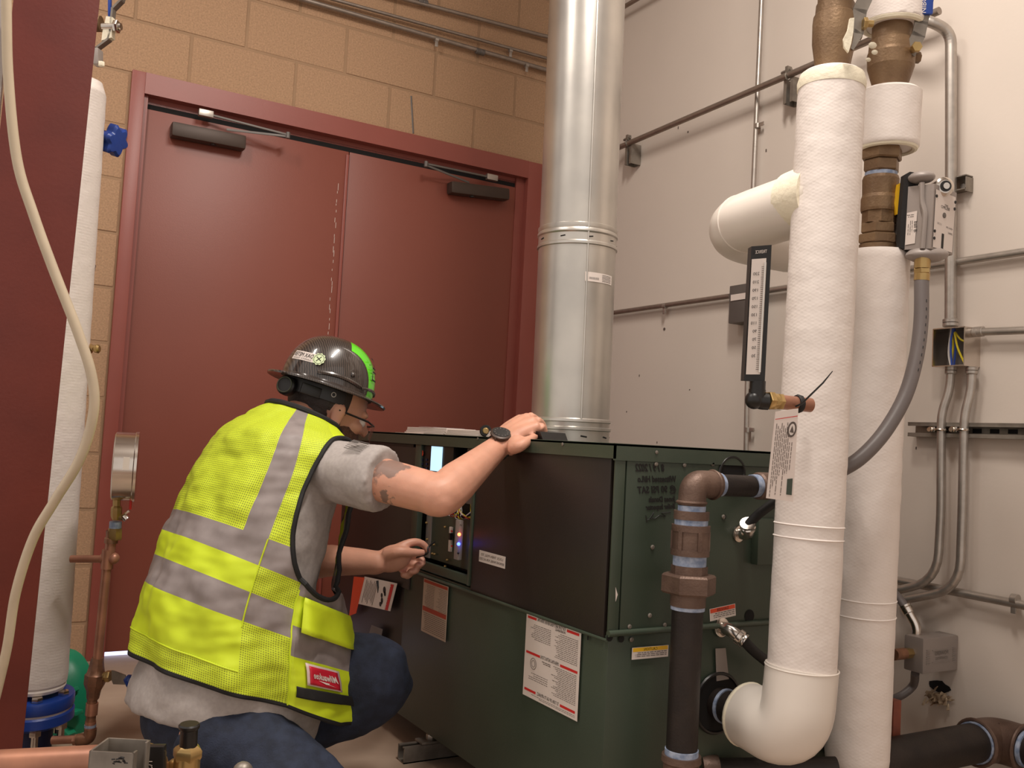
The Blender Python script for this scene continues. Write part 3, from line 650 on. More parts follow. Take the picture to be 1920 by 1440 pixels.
# things on top of the boiler
pb = thing('paper_stack', 'stack of white papers in a clear sleeve lying on the boiler top', 'papers', (1.2, 2.45, ZT))
for k, (p0, p1, hh, m) in enumerate(((750, 800, .004, m_paper), (764, 840, .019, m_paper), (837, 936, .016, m_paper))):
    xk = XF + .075; q0, q1 = FX(p0, 800, XF + .03), FX(p1, 800, XF + .03)
    for j in range(4 if k else 1):
        G().box((xk - (.0 if k else .006), (q0.y + q1.y) / 2 + random.uniform(-.003, .003), ZT + hh / 4 * (j + .5)), (.105 - j * .004, abs(q0.y - q1.y) - .003 * j, hh / 4 * .86), bev=.0008).out('paper_sheaf', m, pb)
G().box((XF + .075, FX(802, 800, XF + .03).y, ZT + .0205), (.1, .1, .001)).out('clear_sleeve', m_glass, pb)
q = FX(911, 800, XF + .02); sd = thing('hand_torch', 'small black cylindrical tool with brass end lying on the boiler top', 'tool', (q.x, q.y, ZT))
ax = (V((q.x, q.y, 0)) - V((CAM.x, CAM.y, 0))).normalized(); c0 = V((q.x, q.y, ZT + .0155))
G().lathe(c0, ax, [(0, .0135), (.004, .0155), (.09, .0155), (.095, .012)], 24).out('barrel', m_blk, sd); G().lathe(c0, -ax, [(-.002, .008), (.001, .008), (.003, .006)], 18).out('brass_end', m_brass, sd)
# black meter held down by the hand
q = FX(1028, 812, XF + .06)
mt = thing('black_meter', 'black handheld tool held down under the fist on the boiler top', 'tool', (q.x, q.y, ZT))
g = G(); g.prism([V((q.x - .03, q.y + .05, ZT)), V((q.x - .03, q.y - .025, ZT)), V((q.x - .03, q.y - .012, ZT + .018)), V((q.x - .03, q.y + .045, ZT + .022))], X_ * .07); g.out('body', m_blk, mt)
# ================================================================ INSULATED PIPES
p1b = FX(1503, 1255, 1.43); p1t = FY(1560, 140, p1b.y); r1 = .0655
ip = thing('insulated_pipe', 'front white insulated pipe with smooth bottom elbow and a stubby branch high up', 'pipe', (p1b.x, p1b.y, 0))
d1 = (p1t - p1b).normalized(); L1 = (p1t - p1b).length
def wrap(p, d, prof, amp, name, par, mat=m_jack, seg=56):
    g = G(); u, v = perp(d); rows = []
    N_ = max(2, int((prof[-1][0] - prof[0][0]) / .012)); ts = [prof[0][0] + (prof[-1][0] - prof[0][0]) * i / N_ for i in range(N_ + 1)]
    for t, _ in prof: ts.append(t)
    ts = sorted(set(round(t, 5) for t in ts))
    def rad(t):
        for i in range(len(prof) - 1):
            if prof[i][0] <= t <= prof[i + 1][0]:
                k = (t - prof[i][0]) / max(1e-6, prof[i + 1][0] - prof[i][0]); return prof[i][1] * (1 - k) + prof[i + 1][1] * k
        return prof[-1][1]
    for t in ts:
        row = []
        for k in range(seg):
            a = 2 * PI * k / seg; o = u * math.cos(a) + v * math.sin(a); r = rad(t); q = p + d * t + o * r
            n = mnoise.noise(q * 22) * .6 + max(0, mnoise.noise(q * 55 + V((3, 1, 7)))) * .5 + .12 * math.sin(q.z * 420)
            row.append(q + o * n * amp)
        rows.append(row)
    return g.grid(rows).out(name, mat, par, smooth=50)
wrap(p1b, d1, [(-.02, r1 * .98), (.0, r1), (L1 - .03, r1), (L1 - .006, r1 * .97), (L1, r1 * .88), (L1 + .003, r1 * .5)], .0016, 'pipe_jacket', ip)
zz = [FY(1520, 1010, p1b.y), FY(1535, 690, p1b.y)]
for z_ in (FY(1510, 1008, p1b.y).z, FY(1510, 984, p1b.y).z):
    t = (z_ - p1b.z) / d1.z; G().lathe(p1b, d1, [(t - .002, r1 + .0002), (t, r1 + .0022), (t + .002, r1 + .0002)], 56).out('jacket_seam', m_jack, ip)
t0 = L1
G().lathe(p1b, d1, [(t0 - .035, r1 + .001), (t0 - .02, r1 + .002), (t0 - .004, r1 * .96), (t0 + .002, r1 * .7)], 48).out('mastic_cap', m_mastic, ip)
# bottom elbow to the boiler side
re = r1 + .0035; cen = p1b - d1 * .015
zc = FY(1345, 1318, YS).z; end = V((FY(1345, 1318, YS).x, YS - .03, zc)); cor = V((p1b.x - .012, p1b.y - .0, zc - .004))
pts = fillet([p1b + d1 * .005, cor, V((end.x, YS - .088, zc))], .12, 10)
G().tube(pts, [re] * (len(pts) - 1) + [re * .93], 48).out('elbow_cover', m_pvc, ip)
G().torus(p1b + d1 * .004, d1, re, .0016, 48, 6).out('cover_lip', m_pvc, ip)
dd = (pts[-1] - pts[-2]).normalized()
g = G(); g.torus(pts[-1], dd, re * .86, .007, 36, 8); g.out('mastic_ring', m_mastic, ip)
G().cyl(pts[-1] - dd * .03, end + Y_ * .028, .034).out('stub_pipe', m_iron, ip); G().cyl(pts[-1] - dd * .01, pts[-1] + dd * .022, .044).out('fitting_collar', m_rusty, ip); G().cyl(end - Y_ * .002, end + Y_ * .006, .0365).out('thread_tape', m_tape, ip)
# branch high up: goes toward the block wall then turns to the white wall
bz = FY(1545, 366, p1b.y); base = p1b + d1 * ((bz.z - p1b.z) / d1.z)
bc = V((base.x - .0, base.y + .30, base.z - .02)); bp = fillet([base, bc, bc + X_ * .22], .12, 10)
G().tube(bp, r1 * 1.0, 48).out('branch_cover', m_pvc, ip)
G().tube(fillet([base + Y_ * .01, base + Y_ * .085], .001), [r1 * 1.12, r1 * 1.01], 40).out('mastic_fillet', m_mastic, ip)
i_ = len(bp) // 2 - 3
G().torus(bp[3], (bp[4] - bp[2]).normalized(), r1, .0018, 48, 6).out('cover_lip', m_pvc, ip)
# bronze valve over pipe 1
vb = p1b + d1 * (L1 - .01)
bv = thing('bronze_valve', 'bronze balancing valve on top of the front white pipe', 'valve', vb)
k = 1.79 / FPX
G().lathe(vb, d1, [(0, 30 * k), (.012, 31 * k), (.075, 41 * k), (.115, 42 * k), (.13, 41 * k), (.134, 38 * k), (.155, 37 * k)], 56).out('body', m_bron, bv, smooth=10)
G().hexn(vb + d1 * .150, vb + d1 * .185, 36 * k).out('hex_collar', m_bron, bv)
g = G(); q = vb + d1 * .098; tow = V((CR.x, CR.y, 0)).normalized(); g.cyl(q, q + tow * .055, .012); g.out('side_boss', m_bron, bv)
wrap(vb + d1 * .195, d1, [(0, r1 * .8), (.003, r1), (.5, r1)], .0012, 'pipe_jacket', bv)
G().cyl(vb + d1 * .18, vb + d1 * .2, .03).out('nipple', m_bron, bv)
# ---- pipe 2
D2 = 2.12; p2t = FD(1646, 470, D2); p2b = FD(1606, 1432, D2 - .03); p2b = V((p2b.x, p2b.y, p2b.z)); r2 = rp(57, D2); d2 = (p2t - p2b).normalized(); L2 = (p2t - p2b).length
i2 = thing('insulated_pipe', 'rear white insulated pipe standing between the front pipe and the white wall', 'pipe', p2b)
wrap(p2b, d2, [(0, r2 * .9), (.004, r2 * .97), (.02, r2), (L2 - .012, r2), (L2 - .002, r2 * .93), (L2, r2 * .6)], .0018, 'pipe_jacket', i2)
for py in (1148, 1118): t = (FD(1620, py, D2).z - p2b.z) / d2.z; G().lathe(p2b, d2, [(t - .002, r2 + .0002), (t, r2 + .0022), (t + .002, r2 + .0002)], 48).out('jacket_seam', m_jack, i2)
G().cyl(p2b + d2 * .01, V((p2b.x, p2b.y, 0.002)), .032).out('inner_pipe', m_iron, i2)
# ball valve stack
def ax2(py): t = (FD(1655, py, D2).z - p2b.z) / d2.z; return p2b + d2 * t
q0 = ax2(468); bs = thing('ball_valve', 'bronze ball valve between white pipe sections, worked by the grey actuator', 'valve', q0); k = D2 / FPX
G().lathe(ax2(470), d2, [(0, 34 * k), (.012, 34 * k)], 24).out('collar', m_bron, bs)
G().hexn(ax2(459), ax2(441), 37 * k).out('hex_nut', m_bron, bs); G().hexn(ax2(440), ax2(420), 33 * k).out('hex_nut', m_bron, bs)
G().lathe(ax2(420), d2, [(0, 31 * k), ((ax2(395) - ax2(420)).length, 31 * k)], 8).out('hex_body', m_bron, bs)
G().lathe(ax2(398), d2, [(0, 33 * k), (.006, 34 * k), (.03, 34 * k), (.038, 32 * k), (.075, 33 * k), (.082, 31 * k)], 56).out('body', m_bron, bs, smooth=10)
G().lathe(ax2(330), d2, [(0, 29 * k), (.008, 29 * k)], 24).out('thread_tape', m_tape, bs)
G().hexn(ax2(323), ax2(300), 33 * k).out('hex_nut', m_bron, bs); G().hexn(ax2(300), ax2(277), 38 * k).out('hex_nut', m_bron, bs); G().cyl(ax2(280), ax2(265), 26 * k).out('nipple', m_bron, bs)
st_ = ax2(370); g = G(); g.cyl(st_, st_ + tow * .075, .011); g.out('stem', m_bron, bs)
# insulated collar
ic = thing('pipe_insulation', 'short white insulation collar above the ball valve', 'insulation', ax2(280)); s0_ = ax2(278); s1_ = ax2(168)
off = tow * .012
wrap(s0_ + off, d2, [(0, r2 * .5), (.0005, r2 * .93), (.004, r2 * .98), ((s1_ - s0_).length - .006, r2), ((s1_ - s0_).length, r2 * .9), ((s1_ - s0_).length + .001, r2 * .4)], .0014, 'pipe_jacket', ic)
G().torus(s0_ + off + d2 * .003, d2, r2 * .84, .008, 40, 8).out('mastic_ring', m_mastic, ic)
# second bronze valve
v2 = thing('bronze_valve', 'bronze balancing valve above the short insulation collar, splashed with white paint', 'valve', s1_); o = s1_ + off
G().lathe(o, d2, [(-.005, 30 * k), (.01, 31 * k), (.055, 42 * k), (.085, 43 * k), (.092, 41 * k), (.115, 40 * k), (.118, 36 * k), (.15, 36 * k)], 56).out('body', m_bron, v2, smooth=10)
g = G(); q = o + d2 * .082; g.cyl(q, q + tow * .06 , .011); g.hexn(q + tow * .05, q + tow * .066, .013); g.out('side_boss', m_bron, v2)
for px, py, r in ((1636, 85, 8), (1640, 98, 6), (1628, 112, 5)):
    q = FD(px, py, D2 - 42 * k * .95); G().ell(q, (CR, CU, CF), (r * k, r * k * .8, .003), 10, 6).out('paint_blob', m_mastic, v2)
tp = thing('pipe_insulation', 'white insulated pipe top with mastic edge, cut by the upper frame edge', 'insulation', ax2(45)); s3 = o + d2 * .15
wrap(s3, d2, [(0, r2 * .5), (.0005, r2 * .9), (.006, r2), (.5, r2)], .0014, 'pipe_jacket', tp); G().torus(s3 + d2 * .004, d2, r2 * .88, .008, 40, 8).out('mastic_ring', m_mastic, tp)
# hangers / zinc handles
hg = thing('valve_handle', None, None, FD(1720, 95, D2 - .05)); hg.parent = v2; hg.location = ORG[hg] - ORG[v2]
Dh = D2 - .03
P = [FD(x, y, Dh) for x, y in ((1705, 98), (1722, 66), (1727, 42), (1740, -10), (1742, -120))]
g = G(); 
for i in range(len(P) - 1): a, b = P[i], P[i + 1]; t = (b - a); g.box((a + b) / 2, (t.length + .006, .03, .004), (t.normalized(), t.normalized().cross(CF).normalized(), CF))
g.out('lever', m_strut, hg); a, b = FD(1737, 28, Dh - .004), FD(1743, -120, Dh - .004); t = b - a
G().box((a + b) / 2, (t.length, .026, .012), (t.normalized(), t.normalized().cross(CF).normalized(), CF), bev=.004).out('blue_sleeve', m_blue, hg)
g = G(); g.text('NIBCO', .016, FD(1736, 25, Dh - .0112), t.normalized(), t.normalized().cross(CF).normalized()); g.out('lettering', m_white, hg, smooth=None)
q = FD(1714, 92, Dh - .01); g = G(); g.cyl(q - CF * .012, q + CF * .02, .007); g.hexn(q - CF * .018, q - CF * .006, .012, ); g.out('bolt', m_brass, hg)
hg = thing('valve_handle', None, None, FD(1600, 80, 1.82)); hg.parent = bv; hg.location = ORG[hg] - ORG[bv]
P = [FD(x, y, 1.86) for x, y in ((1590, 85), (1606, 60), (1612, 20), (1630, -20), (1640, -90))]; g = G()
for i in range(len(P) - 1): a, b = P[i], P[i + 1]; t = (b - a); g.box((a + b) / 2, (t.length + .006, .028, .004), (t.normalized(), t.normalized().cross(CF).normalized(), CF))
g.out('lever', m_strut, hg); q = FD(1618, 44, 1.85); g = G(); g.cyl(q, q + tow * .02, .007); g.hexn(q, q + tow * .008, .012); g.out('bolt', m_brass, hg)
g = G(); g.prism([FD(x, y, 1.80) for x, y in ((1594, 34), (1602, 33), (1600, 60), (1596, 82), (1591, 98), (1583, 88), (1582, 72), (1590, 56))], CF * .006); g.out('torn_mastic', m_mastic, hg, smooth=50)
# ---- actuator
Da = 2.05; ac = thing('valve_actuator', 'grey metal valve actuator box mounted beside the bronze ball valve', 'actuator', FD(1740, 490, Da))
def dc(x, y, d=Da): return FD(x, y, d)
yl = G().prism([dc(x, y, Da + .03) for x, y in ((1684, 345), (1690, 342), (1692, 362), (1688, 372), (1692, 385), (1690, 400), (1681, 402), (1678, 380))], CF * .012).out('yellow_bracket', m_yel, ac, smooth=50)
G().prism([dc(x, y) for x, y in ((1696, 328), (1706, 322), (1722, 324), (1722, 350), (1703, 470), (1688, 464), (1688, 420))], CF * .02).out('mounting_plate', m_blkm, ac, smooth=None)
nl = (CR * -.55 + CF * -.83).normalized(); nr = (CR * .83 - CF * .55).normalized()   # left-front and right-front face normals
def apt(x, y, dep): return dc(x, y, dep)
e_t, e_b = apt(1752, 344, Da - .045), apt(1745, 466, Da - .045)
la, lb_ = apt(1703, 350, Da), apt(1696, 468, Da); ra, rb = apt(1794, 362, Da + .0), apt(1786, 478, Da + .0)
back = CF * .06
g = G(); g.prism([la, e_t, e_b, lb_], back); g.prism([e_t, ra, rb, e_b], back); g.out('housing', m_greybox, ac, smooth=20)
fo = (e_t - ra).cross(e_b - e_t).normalized(); fo = fo if fo.dot(CF) < 0 else -fo
def fpt2(a, b, o=.0015): return e_t * (1 - a) * (1 - b) + ra * a * (1 - b) + e_b * (1 - a) * b + rb * a * b + fo * o
g = G(); g.grid([[fpt2(a, .08), fpt2(a, .97)] for a in (.06, .3, .6, .94)], False); g.out('face_plate', m_white, ac)
g = G()
for a, b in ((.1, .18), (.93, .16), (.92, .27), (.1, .72), (.1, .83)): g.lathe(fpt2(a, b, .0016), fo, [(0, .0035), (.001, .0035)], 12)
g.grid([[fpt2(.42, .72, .002), fpt2(.42, .97, .002)], [fpt2(.52, .72, .002), fpt2(.52, .97, .002)]], False)
ua = (ra - e_t).normalized(); va = (e_t - e_b).normalized()
g.text('MFT', .007, fpt2(.62, .29, .002), -ua, va); g.text('BELIMO', .0095, fpt2(.70, .335, .002), -ua, va); g.text('+24 0-10V', .006, fpt2(.9, .62, .002), -ua, va); g.text('1 2 3 5', .006, fpt2(.4, .60, .002), -ua, va); g.text('24VAC', .006, fpt2(.9, .70, .002), -ua, va)
g.out('face_print', m_ink, ac, smooth=None)
G().lathe(fpt2(.48, .43, .0015), fo, [(0, .006), (.001, .006), (.0015, .004)], 20).out('knob_button', m_dkgrey, ac)
fo2 = (e_t - la).cross(e_b - e_t).normalized(); fo2 = fo2 if fo2.dot(CF) < 0 else -fo2
def fpl(a, b, o=.0015): return la * (1 - a) * (1 - b) + e_t * a * (1 - b) + lb_ * (1 - a) * b + e_b * a * b + fo2 * o
lbx = G().grid([[fpl(.02, .42), fpl(.02, .93)], [fpl(.42, .40), fpl(.40, .91)]], False).out('white_label', m_white, ac, smooth=None)
g = G(); ub = (e_t - la).normalized(); g.text('ball B', .011, fpl(.33, .56, .002), -va, ub); g.rows(fpl(.10, .6, .002), -va, ub, .03, 1, .004, .001); g.rows(fpl(.18, .55, .002), -va, ub, .036, 1, .004, .001); g.rows(fpl(.25, .55, .002), -va, ub, .03, 1, .004, .001); g.rows(fpl(.3, .46, .002), -ub, va, .018, 2, .004, .001); g.out('lettering', m_ink, lbx, smooth=None)
g = G(); g.tube(fillet([fpl(.55, -.03, .003), fpl(.6, .28, .003), fpl(.75, .45, .003), fpl(.72, 1.0, .003)], .01), .006, 8); g.out('raised_rib', m_greybox, ac)
g = G(); q = dc(1771, 350, Da - .03); g.lathe(q + CF * .03, -CF, [(0, .021), (.03, .021), (.034, .017), (.035, .012)], 28); g.out('clamp_hub', m_chrome, ac)
G().lathe(q - CF * .002, -CF, [(0, .012), (.005, .012)], 20).out('hub_recess', m_blk, ac); G().lathe(q - CF * .004, -CF, [(0, .007), (.006, .007)], 16).out('shaft', m_chrome, ac)
g = G(); g.ell(dc(1728, 333, Da - .01), (CR, CU, CF), (.028, .014, .03), 20, 10); g.out('top_cap', m_greybox, ac)
g = G(); g.ell(dc(1738, 478, Da - .01), (CR, CU, CF), (.046, .018, .034), 20, 10); g.out('bottom_cap', m_greybox, ac)
g = G(); g.cyl(dc(1730, 480, Da - .02), dc(1729, 503, Da - .02), .017); g.hexn(dc(1729, 503, Da - .02), dc(1729, 513, Da - .02), .018); g.cyl(dc(1729, 513, Da - .02), dc(1728, 526, Da - .02), .0165); g.out('conduit_nut', m_brass, ac)
cp = [(1728, 524, -.02), (1727, 600, -.04), (1718, 670, -.06), (1698, 740, -.08), (1664, 802, -.10), (1625, 848, -.115), (1585, 877, -.12), (1520, 905, -.10)]
pts = spline([dc(x, y, Da + o) for x, y, o in cp], 10); r_c = rp(13, Da)
fx_ = G().tube(pts, r_c, 20).out('flex_conduit', m_flex, label='thick grey flexible conduit curving from the actuator down behind the front white pipe', cat='flexible conduit')
g = G()
for i in range(5, 24, 2): g.tube([pts[i] - CF * r_c * .98 + CR * .004, pts[i] - CF * r_c * .98 + CR * .004 + (pts[i + 1] - pts[i]) * .7], .0012, 4)
g.out('conduit_print', m_ink, fx_, smooth=None)
# ---- thermometer
Dt = 1.70; th = thing('thermometer', 'black framed industrial thermometer on a brass fitting beside the front white pipe', 'thermometer', FD(1420, 770, Dt))
# a wedge case: wide face on the left, black flank on the right
A_, B_, C_, D_ = FD(1409, 462, Dt - .01), FD(1447, 459, Dt), FD(1434, 716, Dt), FD(1395, 714, Dt - .01)
G().prism([A_, B_, C_, D_], CF * .025).out('case', m_blk, th, smooth=None)
G().prism([FD(x, y, Dt - .0125) for x, y in ((1410, 486), (1437, 484), (1425, 702), (1399, 702))], CF * .002).out('scale_plate', m_white, th, smooth=None)
dn = (FD(1399, 702, Dt) - FD(1410, 486, Dt)).normalized(); ur = (FD(1437, 484, Dt) - FD(1410, 486, Dt)).normalized()
g = G()
for i in range(11): g.text(str(230 - 20 * i), .0078, FD(1424 - i * .73, 515.5 + i * 15.4, Dt - .0135), -ur, -dn)
for i in range(51):
    q = FD(1431 - i * .22, 500 + i * 3.85, Dt - .0135); g.box(q - ur * (.0006 if i % 5 else 0), (.0035 if i % 5 else .006, .0007, .0002), (ur, dn, CF))
g.out('scale_print', m_ink, th, smooth=None)
G().tube([FD(1435, 492, Dt - .016), FD(1424, 698, Dt - .016)], .0022, 8).out('glass_tube', m_chrome, th)
g = G(); g.text('TRERICE', .0085, FD(1438, 474, Dt - .0142), -ur, -dn, maxw=.021); g.out('lettering', m_white, th, smooth=None)
g = G(); g.cyl(FD(1421, 714, Dt + .005), FD(1420, 735, Dt + .005), .0145); g.out('neck', m_blk, th)
g = G(); g.tube(fillet([FD(1420, 730, Dt + .005), FD(1419, 752, Dt + .005), FD(1440, 753, Dt + .005)], .014), .0155, 16); g.sph(FD(1414, 750, Dt + .003), .017); g.out('swivel_elbow', m_blk, th)
g = G(); a, b = FD(1438, 751, Dt + .005), FD(1495, 757, Dt + .03); t = (b - a).normalized(); g.hexn(a, a + t * .012, .018); g.cyl(a + t * .01, a + t * .02, .015); g.hexn(a + t * .018, a + t * .032, .016); g.out('brass_nut', m_brass, th)
G().cyl(a + t * .03, b + t * .03, .0135).out('copper_well', m_copper, th)
g = G(); g.lathe(b - t * .004, t, [(0, .016), (.004, .018), (.01, .017)], 12); g.out('torn_collar', m_blkm, th)
G().tube([FD(1492, 762, Dt + .01), FD(1503, 757, Dt), FD(1543, 718, Dt - .01), FD(1561, 696, Dt - .01)], [.002, .0018, .0016, .0008], 6).out('cable_tie', m_blk, label='long black cable tie end sticking out beside the thermometer fitting', cat='cable tie')
# ---- inspection tag
Dg = 1.69; tg = thing('inspection_tag', 'white printed inspection tag in a plastic sleeve hanging below the thermometer fitting', 'tag', FD(1460, 940, Dg))
C4 = [FD(x, y, Dg) for x, y in ((1454, 772), (1497, 766), (1487, 941), (1437, 934))]
G().prism(C4, CF * .003).out('sleeve', m_paper, tg, smooth=None)
def tq(a, b, o=.0008): return C4[0] * (1 - a) * (1 - b) + C4[1] * a * (1 - b) + C4[3] * (1 - a) * b + C4[2] * a * b - CF * o
g = G(); g.grid([[tq(.02, .085), tq(.98, .075)], [tq(.02, .093), tq(.98, .083)]], False); g.out('red_strip', m_red, tg, smooth=None)
ud = (C4[3] - C4[0]).normalized(); ul = (C4[1] - C4[0]).normalized()
g = G(); random.seed(21)
for i in range(8):
    g.rows(tq(.10 + i * .078, .14 + (i % 3) * .03), ud, ul, .14 - (i % 3) * .02, 1, .004, .0011, .25)
g.rows(tq(.70, .36), ud, ul, .06, 1, .01, .0011); g.rows(tq(.80, .36), ud, ul, .055, 1, .01, .0011)
g.lathe(tq(.77, .22), -CF, [(0, .0085), (.0002, .0085)], 24, scale=(1.0, 1.7), ex=(ul, ud)); g.out('tag_print', m_inkg, tg, smooth=None, kind='stuff')
g = G(); g.lathe(tq(.77, .22, .0013), -CF, [(0, .0055), (.0002, .0055)], 24, scale=(1.0, 1.9), ex=(ul, ud)); g.out('emblem_centre', m_white, tg, smooth=None); g = G(); cc = tq(.77, .22, .0018); g.prism([cc - ud * .007, cc + ud * .007 + ul * .004, cc + ud * .004 - ul * .004], -CF * .0002); g.out('emblem', m_inkg, tg, smooth=None)
g = G(); g.grid([[tq(.72, .76), tq(.72, .93)], [tq(.93, .75), tq(.93, .93)]], False); g.out('photo_patch', m_green, tg, smooth=None)
# ================================================================ GAS PIPE
Dy = 1.40; k = FY(1300, 1000, Dy).dot(V((0, 1, 0))) ; kk = (FY(1300, 1000, Dy) - CAM).dot(CF) / FPX
gp = thing('gas_pipe', 'black iron gas pipe with union and blue thread tape in front of the boiler side', 'pipe', (FY(1278, 1400, Dy).x, Dy, 0))
def gy(x, y): return FY(x, y, Dy)
hz = gy(1303, 908); G().cyl(gy(1335, 909), gy(1560, 918), 21 * kk).out('horizontal_run', m_iron, gp)
G().cyl(gy(1340, 909), gy(1350, 909), 22.5 * kk).out('thread_tape', m_tape, gp); G().cyl(gy(1409, 911), gy(1422, 911), 22.5 * kk).out('thread_tape', m_tape, gp)
G().lathe(gy(1419, 911), (gy(1460, 912) - gy(1419, 911)), [(0, 24 * kk), (.004, 27 * kk), (.03, 27 * kk)], 24).out('coupling', m_rusty, gp)
pts = fillet([gy(1342, 909), gy(1300, 907), gy(1297, 948)], .034, 8)
g = G(); g.tube(pts, 26 * kk, 28); g.torus(gy(1336, 909), (gy(1342, 909) - gy(1330, 909)), 26 * kk, .0035, 28, 8); g.torus(gy(1297, 942), Z_, 26 * kk, .0035, 28, 8); g.out('elbow', m_rusty, gp)
up = (gy(1297, 945) - gy(1278, 1400)).normalized()
def vy(py): return gy(1297.5 - (py - 945) * .042, py)
def vs_(p0, p1, r, n, m, seg=28, prof=None): a, b = vy(p1), vy(p0); return G().lathe(a, b - a, prof or [(0, r * kk), ((b - a).length, r * kk)], seg).out(n, m, gp)
vs_(945, 1100, 23, 'nipple', m_iron); vs_(948, 958, 26, 'thread_tape', m_tape)
h_ = (vy(968) - vy(978)).length
for a, b, r in ((958, 974, 33), (984, 996, 36), (996, 1030, 34), (1030, 1041, 36)): vs_(a, b, r, 'union_ring' if r == 36 else 'union_body', m_rusty, 28)
vs_(974, 984, 31, 'thread_tape', m_tape); vs_(1041, 1062, 31, 'thread_tape', m_tape)
for i in range(6): a = i * PI / 3 + .3; q = vy(1013); e = V((math.cos(a), math.sin(a), 0)); G().box(q + e * 34 * kk, (.005, .008, .036), (e, Z_.cross(e), Z_)).out('lug', m_rusty, gp)
vs_(1060, 1078, 34, 'union_tail', m_rusty, 8)
a, b = vy(1113), vy(1076); G().hexn(a, b, 51 * kk, .1).out('union_nut', m_rusty, gp)
vs_(1110, 1136, 33, 'union_tail', m_rusty, 28); vs_(1136, 1143, 31.5, 'thread_tape', m_tape)
vs_(1140, 1412, 29, 'vertical_run', m_iron); vs_(1404, 1416, 31, 'thread_tape', m_tape)
a = vy(1415); G().lathe(a, -Z_, [(0, 36 * kk), (.012, 37 * kk), (.016, 33 * kk), (.07, 33 * kk)], 28).out('tee', m_rusty, gp); G().cyl(vy(1440), V((vy(1440).x, vy(1440).y, .003)), 27 * kk).out('drip_leg', m_iron, gp)
# chrome conduit fittings on boiler side with dark cables
def cfit(p0, p1, p2, p3, lab, r=.0125):
    t = thing('angle_connector', lab, 'conduit fitting', p0)
    g = G(); g.lathe(p0 + Y_ * .0, -Y_, [(0, r * 1.5), (.004, r * 1.5), (.006, r * 1.2)], 20); pts = fillet([p0, p0 + (p0 - Y_ * .03 - p0) , p1], .02); g.tube(pts, r, 16); g.lathe(p1, (p1 - pts[-2]), [(-.012, r * 1.15), (-.010, r * 1.35), (-.002, r * 1.35), (0, r * 1.15), (.003, r * 1.3), (.008, r * 1.3)], 16); g.out('chrome_elbow', m_chrome, t)
    G().tube(spline([p1, p2, p3], 6), r * .82, 12).out('cable', m_blkm, t)
cfit(fy(1385, 1000, .004), FY(1402, 985, YS - .05), FY(1425, 962, YS - .06), FY(1475, 925, YS - .05), 'short chrome connector with black cable on the boiler side under the gas pipe')
cfit(fy(1352, 1176, .004), FY(1392, 1198, YS - .055), FY(1415, 1222, YS - .06), FY(1465, 1262, YS - .06), 'bright chrome connector below the orange danger label on the boiler side', .0135)
# ================================================================ low right: black drain pipe, rusty upright
dp = thing('black_pipe', 'thick black pipe with bronze coloured elbow low along the white wall', 'pipe', (2.0, 1.4, 0))
pe = FX(1862, 1388, XB - .06)
De = (pe - CAM).dot(CF)
pa = pe - X_ * .0
el = FD(1852, 1388, 2.32); rr_ = rp(37, 2.32)
xdir = X_; a = V((1.80, el.y, el.z))
c1_ = el + xdir * .03; e_ = c1_ + (-Y_) * .35 + Z_ * -.0
pts = fillet([a, c1_, e_], .055, 8)
G().cyl(a, el - xdir * .045, rr_ * .95).out('left_run', m_iron, dp)
G().cyl(c1_ - Y_ * .06, e_, rr_ * .8).out('right_run', m_iron, dp)
g = G(); pts = fillet([el - xdir * .05, c1_, c1_ - Y_ * .075], .06, 8); g.tube(pts, rr_ * 1.1, 28); g.torus(pts[0], xdir, rr_ * 1.1, .005, 28, 8); g.torus(pts[-1], Y_, rr_ * 1.1, .005, 28, 8); g.out('elbow', m_rusty, dp)
G().cyl(el - xdir * .058, el - xdir * .05, rr_ * 1.02).out('thread_tape', m_tape, dp); G().cyl(c1_ - Y_ * .077, c1_ - Y_ * .087, rr_ * .9).out('thread_tape', m_tape, dp)
q = FD(1671, 1440, 2.2); t_ = FD(1673, 1312, 2.2); m_or = M('rusty_paint', (140, 74, 52), .6, rgb2=(110, 54, 40), vscale=20)
G().box(V(((q.x + t_.x) / 2, (q.y + t_.y) / 2, t_.z / 2)), (.028, .028, t_.z), bev=.002).out('steel_post', m_or, label='short rust brown square post behind the rear white pipe', cat='post')
# dark pipe run at floor under the elbow
q0_, q1_ = FD(1330, 1442, 1.95), FD(1500, 1440, 1.95)
t = thing('floor_pipe', 'dark iron pipe lying low under the white elbow', 'pipe', q0_)
G().cyl(q0_, q1_ + (q1_ - q0_) * .4, .022).out('pipe', m_iron, t); G().cyl(q0_ - (q1_ - q0_) * .08, q0_ + (q1_ - q0_) * .1, .028).out('coupling', m_rusty, t)
for f_ in (.2, .9):
    q = q0_.lerp(q1_, f_); G().box((q.x, q.y, (q.z - .02) / 2 + .001), (.03, .05, q.z - .02), bev=.002).out('pipe_stand', m_blkm, t)
